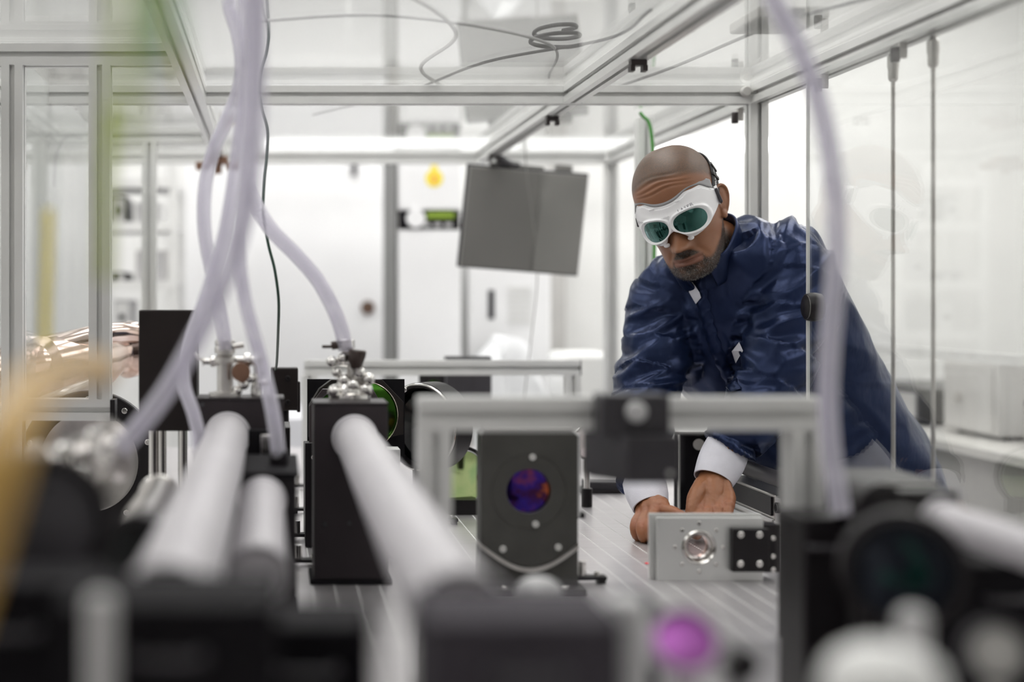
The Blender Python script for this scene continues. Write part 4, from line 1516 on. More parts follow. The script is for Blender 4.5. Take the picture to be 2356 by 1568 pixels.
# two chambers with beam pipes
def chamber(px0, px1, pyt, D, dep, label, screws, mt='black'):
    t = thing('optics_housing', label, 'housing', (PX((px0 + px1) / 2, D), D + dep / 2, TZ))
    x0, x1, zt = PX(px0, D), PX(px1, D), PZ(pyt, D)
    part('housing_body', G().box(x0, x1, D, D + dep, TZ + .008, zt - .004), M[mt], t, bevel=.0015)
    part('lid', G().box(x0 - .001, x1 + .001, D - .001, D + dep + .001, zt - .0035, zt), M[mt], t, bevel=.001)
    part('foot_plate', G().box(x0 - .006, x1 + .006, D - .004, D + dep + .006, TZ + .0002, TZ + .008), M['black_soft'], t, bevel=.001)
    for a_, b_ in screws:
        screw(t, (PX(a_, D), D, PZ(b_, D)), r=.0035, mt='slate')
    return t, x0, x1, zt
tA, ax0, ax1, azt = chamber(452, 652, 915, 2.25, .09, 'black housing at the end of the left large pale pipe, carrying a hose fitting', [(465, 930), (640, 930)], 'housing')
tB, bx0, bx1, bzt = chamber(722, 892, 926, 2.25, .10, 'black housing at the end of the right large pale pipe, carrying chrome fittings', [(747, 1205), (804, 1203), (870, 1203)], 'housing')
def pipe_thing(px, py, D0, D1, r, label, mt='pipe'):
    x, z = PX(px, D0), PZ(py, D0)
    t = thing('beam_pipe', label, 'pipe', (x, (D0 + D1) / 2, z), 'beam pipes running towards the viewer')
    part('pipe_wall', G().pipe((x, D1, z), (x, D0 - .004, z), r, .003), M[mt], t)
    part('end_collar', G().lathe([(r + .001, 0), (r + .0035, .002), (r + .0035, .008), (r + .001, .010)], (x, D0 - .0105, z), (0, 1, 0), 40), M['steel_dull'] if 0 else M[mt], t)
    part('near_collar', G().lathe([(r + .001, 0), (r + .003, .002), (r + .003, .008), (r + .001, .010)], (x, D1, z), (0, 1, 0), 40), M[mt], t)
    return t
pipe_thing(524, 1000, 2.25, .962, .0335, 'large pale pipe ending at the housing with the hose fitting, left of two')
pipe_thing(816, 1006, 2.25, .962, .0335, 'large pale pipe ending at the brownish black housing, right of two')
pipe_thing(604, 1150, 1.88, 1.36, .0285, 'short pale pipe between the two large pipes, under the hose')
pipe_thing(366, 1136, 1.96, 1.40, .0245, 'thin dull pipe left of the large pipes', 'steel_dull')
# tall black block
t = thing('black_block', 'tall plain brownish black block standing left of the hoses', 'block', (PX(386, 2.42), 2.46, TZ))
part('block_body', G().boxd(319, 453, 713, 991, 2.42, .075), M['black_brown'], t, bevel=.0015)
for px in (352, 372, 420):
    part('leg', G().cyl((PX(px, 2.45), 2.455, TZ + .006), (PX(px, 2.45), 2.455, PZ(991, 2.42)), .008, n=20), M['steel'], t)
part('foot_plate', G().box(PX(330, 2.42), PX(446, 2.42), 2.42, 2.495, TZ + .0002, TZ + .006), M['black'], t)
# lower black housing with the hose going in
t = thing('low_housing', 'low black housing under the hose, beside the large left pipe', 'housing', (PX(580, 1.9), 2.0, TZ))
x0, x1 = PX(476, 1.9), PX(684, 1.9)
part('housing_body', G().box(x0, x1, 1.9, 2.12, TZ + .006, PZ(1098, 1.9)), M['black'], t, bevel=.002)
part('lid', G().box(x0 - .003, x1 + .003, 1.897, 2.123, PZ(1097, 1.9), PZ(1086, 1.9)), M['black_soft'], t, bevel=.0015)
part('foot_plate', G().box(x0 - .008, x1 + .004, 1.89, 2.13, TZ + .0002, TZ + .006), M['black_soft'], t)
part('hose_socket', G().lathe([(.013, 0), (.014, .006), (.0125, .02), (.0122, .02)], (PX(642, 1.98), 1.985, PZ(1086, 1.9)), (0, 0, 1), 28), M['black'], t)
# middle black piece above it
t = thing('relay_box', 'black box with a bright metal insert behind the low housing', 'box', (PX(610, 2.2), 2.2, TZ))
part('box_body', G().box(PX(575, 2.2), PX(668, 2.2), 2.16, 2.24, TZ + .004, PZ(985, 2.2)), M['black'], t, bevel=.001) if 0 else None
part('box_body', G().boxd(655, 668, 983, 1070, 2.44, .12, bottom=TZ + .0002), M['black'], t, bevel=.001)
part('insert', G().boxd(600, 628, 1000, 1060, 2.16, .03), M['steel'], t, bevel=.001)
part('insert_holder', G().boxd(572, 640, 990, 1068, 2.195, .03, bottom=TZ + .0002), M['black_soft'], t)

def mirror_mount(name, label, poly, hole, hr, D, thick, mt, mirror, tilt=0, inset=.006, feet=None, cat='mount', ring='black', post=True, ringr=.0025):
    """plate in pixels of the sight lines at depth D, with a round optic"""
    pc = [(PX(a_, D), PZ(b_, D)) for a_, b_ in poly]
    hx, hz = PX(hole[0], D), PZ(hole[1], D)
    cx = sum(p[0] for p in pc) / len(pc)
    t = thing(name, label, cat, (cx, D + thick / 2, TZ))
    o_ = Vector((hx, D, hz))
    R3 = Matrix.Rotation(tilt, 3, 'Z')
    u_, w_ = R3 @ Vector((1, 0, 0)), R3 @ Vector((0, thick, 0))
    pl = [(a_ - hx, b_ - hz) for a_, b_ in pc]
    g = G().plate_hole(pl[::-1], o_, u_, (0, 0, 1), w_, (0, 0), hr)
    part('mount_plate', g, M[mt], t, bevel=.001)
    n_ = w_.normalized()
    part('optic', G().lathe([(0, -.0006), (hr * .6, -.0003), (hr - .0005, 0), (hr - .0005, .005)], o_ + n_ * inset, n_, 48), M[mirror], t, label='round coated optic')
    part('retaining_ring', G().torus(o_ - n_ * .0004, n_, hr + .0005, ringr, 56, 8), M[ring], t)
    zb_ = min(p[1] for p in pc)
    if post and zb_ > TZ + .01:
        part('post', G().cyl(o_ * 1 + n_ * thick * .5 - Vector((0, 0, hz - TZ - .004)), Vector((o_.x, o_.y, zb_)) + n_ * thick * .5, .0127, n=28), M['steel'], t)
        part('post_foot', G().lathe([(.026, 0), (.026, .005), (.016, .009)], Vector((o_.x, o_.y, TZ + .0002)) + n_ * thick * .5, (0, 0, 1), 28), M['black'], t)
    return t, o_, u_, n_

# big green mirrors behind the right housing
D = 2.80
t, o_, u_, n_ = mirror_mount('mirror_mount', 'large octagonal black mount with a green mirror, behind the chrome fittings', [(735, 893), (762, 873), (880, 873), (930, 925), (930, 1000), (890, 1006), (712, 1006), (712, 930)], (838, 955), .066, D, .02, 'black_brown', 'm_green', .10, ring='nickel', ringr=.0012)
part('back_plate', G().boxd(707, 931, 872, 1060, D + .045, .010), M['black_soft'], t)
D = 2.66
t, o_, u_, n_ = mirror_mount('mirror_mount', 'brownish octagonal mount with a green mirror, left of the chrome fittings', [(711, 935), (742, 895), (858, 895), (872, 920), (872, 1022), (711, 1022)], (790, 958), .052, D, .016, 'slate_brown', 'm_green', -.05, ring='slate', ringr=.001)
t = thing('mount_base', 'tall black base block under the green mirrors', 'base', (PX(790, 2.55), 2.62, TZ))
part('base_body', G().boxd(703, 880, 1036, 1100, 2.60, .18, bottom=TZ + .0002), M['black'], t, bevel=.0015)
part('side_plate', G().boxd(702, 724, 1019, 1100, 2.585, .012, bottom=TZ + .002), M['black'], t)
screw(t, (PX(722, 2.58), 2.585, PZ(1052, 2.58)), r=.0045)
part('pale_block', G().boxd(884, 921, 1033, 1090, 2.62, .05, bottom=TZ + .0002), M['pale'], t, bevel=.001)

# black lens housing turned to the left
t = thing('lens_tube', 'large round black lens tube with a bright rim, right of the green mirrors', 'lens', (PX(985, 2.9), 2.9, TZ))
c = Vector((PX(985, 2.9), 2.9, PZ(980, 2.9)))
axv = Vector((-.66, -.75, 0)).normalized()
part('tube_body', G().lathe([(.088, -.03), (.090, -.028), (.090, .028), (.085, .031), (.080, .031), (.078, .012), (.0, .010)], c, axv, 64), M['black'], t)
part('rim', G().torus(c + axv * .030, axv, .0865, .0022, 72, 8), M['steel'], t)
part('lens_glass', G().lathe([(.078, .012), (.05, .020), (0, .024)], c, axv, 48), M['lens_dark'], t)
part('stand', G().box(c.x - .03, c.x + .03, c.y - .02, c.y + .02, TZ + .0002, c.z - .08), M['black'], t, bevel=.002)
for a_ in (2.0, 3.6, 5.2, .5):
    u_, v_, w_ = frame(axv)
    screw(t, c + axv * .031 + (u_ * math.cos(a_) + v_ * math.sin(a_)) * .082, axv, .005, .004)
# gold-green round mirror further right
t, o_, u_, n_ = mirror_mount('round_mirror', 'round green and gold reflecting mirror in a black ring, left of the dark grey mount', [(1062 + 72 * math.cos(q), 1097 + 72 * math.sin(q)) for q in [k_ * math.pi / 12 for k_ in range(24)]], (1062, 1097), .0565, 3.0, .014, 'black', 'm_mix', .20, inset=.001, ring='pale', cat='mirror', ringr=.0014)
part('foot_block', G().boxd(1030, 1106, 1150, 1170, 2.98, .05, bottom=TZ + .0002), M['black'], t)
# rail in the back with its leg, dark plates behind
t = thing('back_rail', 'bright aluminium rail on legs across the back of the table', 'rail', (PX(1080, 3.7), 3.7, TZ))
zr = PZ(845, 3.7)
part('rail', profile(G(), (PX(700, 3.7), 3.7, zr), (PX(1331, 3.7), 3.7, zr), 1, 1), M['alu_white'], t, smooth=False)
part('end_cap', G().box(PX(1331, 3.7), PX(1334, 3.7), 3.681, 3.719, zr - .019, zr + .019), M['slate'], t)
for px in (1316, 712):
    part('leg', profile(G(), (PX(px, 3.7), 3.7, TZ + .0002), (PX(px, 3.7), 3.7, zr - .0193), 1, 1, (1, 0, 0)), M['alu_white'], t, smooth=False)
for (a_, b_, c_, d_, D, mt, lb) in ((1027, 1131, 820, 906, 3.9, 'slate', 'black upright plate seen behind the back rail, right of the green filter'),):
    t = thing('beam_block', lb, 'plate', (PX((a_ + b_) / 2, D), D, TZ))
    part('plate', G().boxd(a_, b_, c_, d_ + 60, D, .05), M[mt], t, bevel=.001)
    part('post', G().cyl((PX((a_ + b_) / 2, D), D + .025, TZ + .0002), (PX((a_ + b_) / 2, D), D + .025, PZ(d_ + 60, D)), .0127), M['steel'], t)
mirror_mount('green_filter', 'small black holder with a green filter just below the back rail', [(963, 862), (1022, 862), (1022, 915), (963, 915)], (998, 890), .021, 3.82, .02, 'black', 'm_green', -.3, cat='filter')

# dark mount in the back left with a stalk
t = thing('dark_mount', 'square black mount on a stalk behind the hose, left of the green mirrors', 'mount', (PX(650, 3.0), 3.0, TZ))
part('mount_body', G().boxd(622, 686, 846, 944, 3.0, .05), M['black_brown'], t, bevel=.003)
part('side_flange', G().boxd(683, 691, 878, 948, 3.01, .03), M['black_brown'], t, bevel=.002)
part('post', G().cyl((PX(652, 3.02), 3.025, TZ + .006), (PX(652, 3.02), 3.025, PZ(944, 3.0)), .012), M['black'], t)
part('post_foot', G().box(PX(620, 3.0), PX(684, 3.0), 3.0, 3.05, TZ + .0002, TZ + .006), M['black'], t)
for b_ in (870, 925):
    screw(t, (PX(662, 3.0), 3.0, PZ(b_, 3.0)), r=.006, mt='black')

# central dark grey mirror mount
D = 2.20
x0, x1 = PX(1107, D), PX(1330, D)
zt, zb_ = PZ(992, D), PZ(1250, D)
hx, hz = PX(1217, D), PZ(1130, D)
t = thing('mirror_block', 'dark grey upright mirror mount with a violet round mirror, in the middle of the table', 'mount', ((x0 + x1) / 2, D + .03, TZ))
arc = [(x0 + (x1 - x0) * k_ / 16, zb_ - .036 * math.sin(math.pi * k_ / 16)) for k_ in range(17)]
pl = [(x1, zt - .008), (x1 - .008, zt), (x0 + .006, zt), (x0, zt - .006)] + arc
pl = [(a_ - hx, b_ - hz) for a_, b_ in pl]
part('mount_plate', G().plate_hole(pl, (hx, D, hz), (1, 0, 0), (0, 0, 1), (0, .05, 0), (0, 0), .0345), M['graphite'], t, bevel=.0012)
part('inner_ring', G().lathe([(.0345, .0), (.0345, .012), (.058, .0005), (.0585, -.0006), (.036, -.0012)], (hx, D - .0006, hz), (0, 1, 0), 64) if 0 else G().torus((hx, D - .0002, hz), (0, 1, 0), .0575, .0008, 72, 6), M['graphite'], t)
part('optic', G().lathe([(0, .012), (.0342, .012), (.0342, .02)], (hx, D, hz), (0, 1, 0), 64), M['m_purple'], t, label='violet and orange coated round mirror')
g = G()
n_ = 32
vs, fs = [], []
for k_ in range(n_ + 1):
    s_ = k_ / n_
    X_ = x0 + (x1 - x0) * s_
    Z_ = zb_ - .0365 * math.sin(math.pi * s_)
    for yy, zz in ((D - .006, 0), (D - .006, -.007), (D + .05, -.007), (D + .05, 0)):
        vs.append((X_, yy, Z_ + zz))
for k_ in range(n_):
    for j_ in range(4):
        fs.append((k_ * 4 + j_, k_ * 4 + (j_ + 1) % 4, k_ * 4 + 4 + (j_ + 1) % 4, k_ * 4 + 4 + j_))
fs += [(3, 2, 1, 0), (n_ * 4, n_ * 4 + 1, n_ * 4 + 2, n_ * 4 + 3)]
part('cradle_edge', G().add(vs, fs), M['steel_dull'], t, label='bright curved edge of the cradle')
arc2 = [(x0 + (x1 - x0) * (16 - k_) / 16, zb_ - .0075 - .0365 * math.sin(math.pi * (16 - k_) / 16)) for k_ in range(17)]
part('cradle', G().prism([(x0, TZ + .010), (x1, TZ + .010)] + arc2, (0, D, 0), (1, 0, 0), (0, 0, 1), (0, .05, 0)), M['graphite'], t)
part('top_edge', G().box(x0 + .006, x1 - .008, D - .0015, D + .05, zt + .0002, zt + .004), M['grey'], t, bevel=.001)
part('foot_plate', G().box(x0 - .005, x1 + .008, D - .03, D + .07, TZ + .0002, TZ + .010), M['graphite'], t, bevel=.002)
for a_, b_ in ((1225, 1051), (1157, 1262), (1284, 1258), (1232, 1205)):
    screw(t, (PX(a_, D), D, PZ(b_, D)), r=.0052, mt='grey_light')
part('side_strip', G().box(x1 + .0003, x1 + .0035, D + .002, D + .05, PZ(1190, D), PZ(1000, D)), M['pale'], t)
part('side_lug', G().boxd(1326, 1346, 1180, 1192, D + .01, .02), M['black'], t)
screw(t, (PX(1162, 2.17), 2.17 + .005, TZ + .010), (0, 0, 1), .006, .005)
screw(t, (PX(1300, 2.17), 2.17 + .005, TZ + .010), (0, 0, 1), .006, .005)

# aluminium lens plate
D = 2.28
x0, x1, zt, zb_ = PX(1512, D), PX(1756, D), PZ(1190, D), TZ + .0002
hx, hz = PX(1608, D), PZ(1258, D)
t = thing('lens_plate', 'square aluminium plate with a round lens and a black block, in front of the hands', 'lens holder', ((x0 + x1) / 2, D, TZ))
pl = [(x0 - hx, zt - hz), (x0 - hx, zb_ - hz), (x1 - hx, zb_ - hz), (x1 - hx, zt - hz)]
part('front_plate', G().plate_hole(pl, (hx, D, hz), (1, 0, 0), (0, 0, 1), (0, .008, 0), (0, 0), .0275), M['alu'], t, bevel=.0006)
part('rear_plate', G().plate_hole([(a_ - .008 + .010 * (a_ > 0), b_ + .004 * (b_ > 0)) for a_, b_ in pl], (hx, D + .017, hz), (1, 0, 0), (0, 0, 1), (0, .007, 0), (0, 0), .0265), M['alu'], t, bevel=.0006)
for a_, b_ in ((1516, 1200), (1516, 1318), (1745, 1200), (1745, 1318)):
    part('spacer', G().cyl((PX(a_ + 8, D), D + .008, PZ(b_, D)), (PX(a_ + 8, D), D + .017, PZ(b_, D)), .004, n=14), M['steel_dull'], t)
part('lens_ring', G().lathe([(.0275, .030), (.0275, -.002), (.0255, -.004), (.0235, -.002), (.0235, .028)], (hx, D, hz), (0, 1, 0), 56, caps=False), M['steel'], t)
part('inner_ring', G().torus((hx + .002, D + .012, hz), (0, 1, 0), .0195, .003, 48, 10), M['steel'], t)
part('lens', G().lathe([(0, .004), (.012, .006), (.0235, .012)], (hx, D, hz), (0, 1, 0), 48), M['lens'], t)
part('rear_lens_ring', G().torus((hx, D + .026, hz), (0, 1, 0), .021, .0025, 48, 10), M['nickel'], t)
for k_ in range(8):
    a_ = k_ * math.pi / 4 + math.pi / 2
    screw(t, (hx + .0385 * math.cos(a_), D, hz + .0385 * math.sin(a_)), r=.0032, h=.002, mt='steel')
bx_, bz_ = PX(1678, D), PZ(1311, D)
bb = part('black_block', G().box(bx_, PX(1762, D), D - .016, D - .0005, bz_, PZ(1213, D)), M['black'], t, bevel=.001)
for a_, b_ in ((1704, 1229), (1747, 1229), (1703, 1296), (1747, 1296)):
    screw(bb, (PX(a_, D - .016), D - .016, PZ(b_, D - .016)), r=.0052)
part('side_arm', G().boxd(1758, 1792, 1206, 1316, D + .004, .03), M['black'], t, bevel=.001)
for b_ in (1238, 1280, 1310):
    screw(t, (PX(1780, D), D + .004, PZ(b_, D)), r=.004)

# dark box and silver electronics along the right edge, behind the hands
t = thing('black_case', 'plain black upright case standing behind the left hand', 'case', (PX(1626, 3.0), 3.02, TZ))
part('case_body', G().boxd(1565, 1688, 997, 1100, 3.05, .05, bottom=TZ + .0002), M['black_soft'], t, bevel=.002)
part('case_edge', G().boxd(1562, 1565, 1000, 1100, 3.05, .01, bottom=TZ + .001), M['grey'], t)
part('knob', G().cyl(P(1608, 1022, 3.05), P(1608, 1022, 3.035), .012, n=28), M['steel_dull'], t)
for i_, (y0, y1, lb) in enumerate(((2.66, 2.97, 'silver electronics case with a connector, along the right edge behind the hands'), (2.34, 2.65, 'silver electronics case along the right edge, nearer the viewer'))):
    X_ = .935
    z0 = TZ + .0002
    t = thing('electronics_case', lb, 'electronics', (X_ + .02, (y0 + y1) / 2, z0), 'silver cases along the right edge')
    part('case_body', G().box(X_ + .002, X_ + .050, y0, y1, z0 + .004, z0 + .085), M['steel_dull'], t, bevel=.002)
    part('front_panel', G().box(X_ - .001, X_ + .0015, y1 - .05, y1, z0 + .030, z0 + .084), M['pale'], t, bevel=.0005)
    part('display', G().box(X_ - .002, X_ + .0015, y0 + .01, y1 - .06, z0 + .045, z0 + .080), M['black'], t)
    for k_ in range(3):
        part('trim_line', G().box(X_ - .004, X_ + .0015, y0, y1 - .002, z0 + .006 + k_ * .013, z0 + .014 + k_ * .013), M['alu'], t, bevel=.0008)
    part('connector', G().lathe([(.010, 0), (.010, .006), (.007, .006), (.006, .001)], (X_ - .001, y1 - .02, z0 + .066), (-1, 0, 0), 24), M['black'], t)
t = thing('grab_bar', 'dark round bar on brackets above the silver cases', 'bar', (.95, 2.6, TZ))
part('bar', G().cyl((.945, 2.32, TZ + .115), (.945, 2.98, TZ + .115), .015, n=28), M['slate'], t)
part('bar_cap', G().lathe([(.017, 0), (.017, .010), (.012, .013)], (.945, 2.98, TZ + .115), (0, 1, 0), 24), M['steel_dull'], t)
for y_ in (2.345, 2.655):
    part('bracket', G().box(.988, .9935, y_ - .003, y_ + .003, TZ + .0002, TZ + .112), M['slate'], t)
    part('bracket_arm', G().box(.945, .9935, y_ - .003, y_ + .003, TZ + .106, TZ + .112), M['slate'], t)
# dark clutter left of the hands, behind
t = thing('low_stage', 'low black positioning stage behind the right sleeve', 'stage', (PX(1400, 3.3), 3.3, TZ))
part('stage_base', G().boxd(1336, 1478, 1128, 1140, 3.3, .09, bottom=TZ + .0002), M['black'], t, bevel=.001)
part('stage_top', G().boxd(1350, 1440, 1108, 1127, 3.31, .06), M['slate'], t, bevel=.001)
part('actuator', G().cyl(P(1440, 1117, 3.33), P(1490, 1117, 3.33), .008, n=20), M['steel'], t)
t = thing('lens_ring', 'thin grey ring lens standing behind the dark grey mount, at its upper right', 'lens', (PX(1352, 3.1), 3.1, TZ))
part('ring', G().torus(P(1350, 1015, 3.1), (.5, -1, 0), .036, .003, 48, 8), M['steel_dull'], t)
part('lens_glass', G().lathe([(0, -.003), (.034, 0), (0, .003)], P(1350, 1015, 3.1), (.5, -1, 0), 40), M['lens'], t)
part('post', G().cyl((PX(1350, 3.1), 3.1, TZ + .0002), (PX(1350, 3.1), 3.1, PZ(1054, 3.1)), .0063, n=20), M['steel'], t)
part('post_holder', G().cyl((PX(1350, 3.1), 3.1, TZ + .0001), (PX(1350, 3.1), 3.1, TZ + .04), .012, n=24), M['black'], t)
# small clamps screwed to the table
def clamp(px, py, lb, sx=1):
    D = 1472.4 / (py - 690)
    x, y = PX(px, D), D
    t = thing('table_clamp', lb, 'clamp', (x, y, TZ), 'small fork clamps on the table')
    part('fork', G().box(x - .028, x + .020, y - .011, y + .011, TZ + .006, TZ + .012), M['black'], t, bevel=.001)
    part('riser', G().box(x + sx * .012 - .006, x + sx * .012 + .006, y - .010, y + .010, TZ + .0002, TZ + .006), M['black'], t)
    part('post', G().cyl((x - sx * .018, y, TZ + .0121), (x - sx * .018, y, TZ + .035), .0063, n=20), M['steel'], t)
    screw(t, (x + .006, y, TZ + .012), (0, 0, 1), .005, .006)
clamp(1030, 1205, 'small fork clamp on the table left of the dark grey mount')
clamp(700, 1125, 'small clamp in the gap right of the low housing, farthest of four')
clamp(700, 1180, 'small clamp in the gap right of the low housing, second from the back')
clamp(705, 1240, 'small clamp in the gap right of the low housing, third from the back')
clamp(712, 1300, 'small clamp in the gap right of the low housing, nearest of four')
clamp(905, 1290, 'small clamp right beside the brownish black housing')
clamp(1365, 1340, 'small clamp right beside the foot of the dark grey mount')

# near aluminium frame holding the black sensor head
D = 1.68
t = thing('portal_frame', 'pale aluminium portal frame standing across the table in front of the hands', 'frame', (PX(1420, D), D, TZ))
zc = PZ(950, D)
part('crossbar', profile(G(), (PX(961, D), D, zc), (PX(1884, D), D, zc), 1, 1), M['alu_white'], t, smooth=False)
for px in (998, 1847):
    part('leg', profile(G(), (PX(px, D), D, TZ + .0002), (PX(px, D), D, zc - .0194), 1, 1, (1, 0, 0)), M['alu_white'], t, smooth=False)
t = thing('sensor_head', 'black sensor head clamped to the middle of the pale portal frame', 'sensor', (PX(1465, 1.62), 1.62, PZ(1100, 1.6)))
part('clamp_block', G().boxd(1384, 1542, 908, 1002, 1.615, .044), M['slate'], t, bevel=.002)
x0, x1 = PX(1446, 1.6), PX(1566, 1.6)
z0, z1 = PZ(1112, 1.6), PZ(1003, 1.6)
part('head_body', G().prism([(x0, 1.60), (x1, 1.60), (x1, 1.70), (PX(1384, 1.6), 1.70), (PX(1384, 1.6), 1.655)], (0, 0, z0), (1, 0, 0), (0, 1, 0), (0, 0, z1 - z0)), M['slate'], t, bevel=.001)
part('clamp_knob', G().lathe([(.010, 0), (.0115, .002), (.0115, .010), (.009, .013), (0, .013)], P(1461, 946, 1.615), (0, -1, 0), 28), M['pale'], t, label='pale round clamping knob')
screw(t, P(1541, 1088, 1.6), r=.003, mt='grey_light')

# ------------------------------------------------------------------ hoses
def hose(name, pts, r, label, pitch=.0052, ends=True, coil=True):
    pts = [P(a_, b_, c_) for a_, b_, c_ in pts]
    base = min(pts, key=lambda p_: p_.z)
    t = thing(name, label, 'hose', base, 'clear reinforced hoses')
    g = G().tube(pts, r, 24, len(pts) * 12)
    part('hose_wall', g, M['hose'], t)
    if coil:
        part('spiral', G().helix(pts, r * .93, pitch, .0007, 14, 4), M['coil'], t)
    part('inner_wall', G().tube(pts, r * .70, 16, len(pts) * 12), M['hose_core'], t) if 0 else None
    return t
hose('clear_hose', [(575, -330, 1.47), (588, -120, 1.45), (590, 60, 1.45), (590, 220, 1.45), (586, 340, 1.45), (568, 470, 1.45), (535, 590, 1.46), (490, 700, 1.47), (440, 800, 1.48), (385, 895, 1.49), (325, 975, 1.50), (272, 1034, 1.50)], .0105,
     'thick clear hose in front of the others, sweeping down to the lower left', .0045)
hose('clear_hose', [(505, -160, 2.25), (525, 0, 2.25), (548, 80, 2.25), (556, 150, 2.25), (548, 210, 2.25), (520, 280, 2.25), (490, 350, 2.25), (472, 430, 2.25), (470, 520, 2.25), (484, 610, 2.25), (503, 700, 2.26), (515, 770, 2.28), (519, 806, 2.28)], .0115,
     'clear ribbed hose bulging to the left, ending at the fitting on the left black housing', .0056)
hose('clear_hose', [(560, -60, 2.12), (562, 60, 2.12), (566, 160, 2.12), (558, 250, 2.12), (545, 350, 2.12), (533, 440, 2.12), (515, 540, 2.12), (492, 620, 2.12), (466, 700, 2.12), (440, 770, 2.11), (424, 830, 2.10), (425, 890, 2.08), (445, 950, 2.06), (458, 1010, 2.05), (456, 1060, 2.04)], .0098,
     'clear hose behind the thick one, curling down in front of the tall black block', .0050)
hose('clear_hose', [(575, -80, 2.0), (578, 100, 2.0), (575, 300, 2.0), (562, 440, 2.0), (552, 540, 2.0), (553, 620, 2.0), (566, 700, 2.0), (587, 780, 1.99), (608, 860, 1.99), (626, 940, 1.98), (638, 1020, 1.98), (642, 1090, 1.985)], .0102,
     'clear hose running down into the socket of the low black housing', .0048)
hose('clear_hose', [(585, -60, 2.3), (580, 100, 2.3), (570, 260, 2.3), (566, 370, 2.3), (580, 450, 2.3), (622, 525, 2.3), (680, 585, 2.3), (728, 640, 2.3), (765, 705, 2.3), (786, 760, 2.31), (795, 802, 2.32)], .0125,
     'clear hose bending to the right down to the chrome fittings', .0060)
hose('clear_hose', [(1690, -330, 1.42), (1735, -120, 1.42), (1782, 0, 1.42), (1838, 110, 1.42), (1880, 220, 1.42), (1908, 340, 1.42), (1922, 460, 1.42), (1925, 580, 1.43), (1917, 700, 1.44), (1908, 820, 1.45), (1905, 930, 1.46), (1912, 1040, 1.47), (1928, 1140, 1.48), (1935, 1180, 1.48)], .0100,
     'clear hose hanging alone on the right in front of the glass', .0048)

def cable(name, pts, r, label, mt, cat='cable', smoothn=None):
    q_ = [P(a_, b_, c_) for a_, b_, c_ in pts]
    return part(name, G().tube(q_, r, 10, smoothn or len(pts) * 10), M[mt], label=label, cat=cat)
cable('black_cable', [(614, -90, 2.5), (615, 0, 2.5), (619, 70, 2.5), (614, 120, 2.5), (603, 160, 2.5), (598, 205, 2.5), (604, 250, 2.5), (616, 300, 2.5), (614, 360, 2.5), (608, 420, 2.5), (606, 490, 2.5), (617, 560, 2.5), (632, 620, 2.5), (641, 690, 2.52), (640, 760, 2.6), (637, 830, 2.8), (634, 850, 2.98)], .0026,
      'thin dark green cable hanging right of the hoses down to the black mount', 'cable_green')
cable('green_cable', [(385, -200, .62), (378, -60, .62), (372, 20, .62), (378, 90, .60), (372, 150, .60)], .006, 'green cable hanging into the picture at the upper left', 'green')
cable('lime_tube', [(300, -300, .60), (292, -50, .6), (286, 120, .6), (284, 260, .6), (282, 340, .6)], .0045, 'thin lime green tube hanging near the upper left', 'lime')
cable('lime_tube', [(250, 250, .9), (246, 400, .9), (243, 520, .9), (240, 640, .92)], .004, 'thin lime green tube in front of the second post', 'lime')
cable('yellow_cable_or_reflection', [(405, -120, .8), (398, 0, .8), (402, 60, .8), (412, 130, .82), (420, 190, .84)], .0022, 'short yellow cable along the upper left beam', 'yellow')
cable('yellow_cable_or_reflection', [(112, 480, 1.3), (110, 600, 1.3), (106, 700, 1.3), (104, 790, 1.3)], .0040, 'added yellow strand standing in for a reflection on the glass, behind the amber hose', 'yellow')  # yellow reflection on the glass, added as a thin solid tube
cable('amber_hose', [(-140, 1500, .62), (-60, 1250, .62), (-5, 1060, .62), (40, 940, .66), (95, 880, .74), (160, 850, .84), (230, 850, .95)], .0125, 'amber coloured hose curving in at the left edge', 'amber', 'hose')
cable('black_cable', [(190, 318, 3.7), (160, 312, 3.7), (140, 330, 3.7), (128, 370, 3.7), (124, 430, 3.7)], .004, 'short black cable looping at the corner of the left frame', 'cable')
cable('green_cable', [(1472, 258, 3.45), (1480, 268, 3.45), (1494, 285, 3.45), (1502, 340, 3.45), (1506, 420, 3.45), (1505, 600, 3.45), (1498, 760, 3.45)], .0042, 'green cable beside the pale post behind the person', 'green')
# copper clamp under the left beam
t = thing('beam_clamp', 'copper brown clamp under the far end of the left beam', 'clamp', (XL, 4.2, FZ - .05))
part('clamp_body', G().box(XL - .030, XL + .030, 4.16, 4.23, FZ - .022, FZ - .0005), M['copper'], t, bevel=.004)
for s_ in (-1, 1):
    part('clamp_jaw', G().box(XL + s_ * .045 - .02, XL + s_ * .045 + .02, 4.17, 4.22, FZ - .038, FZ - .016), M['copper'], t, bevel=.004)
part('clamp_stem', G().cyl((XL, 4.19, FZ - .05), (XL, 4.19, FZ - .02), .012), M['copper'], t)

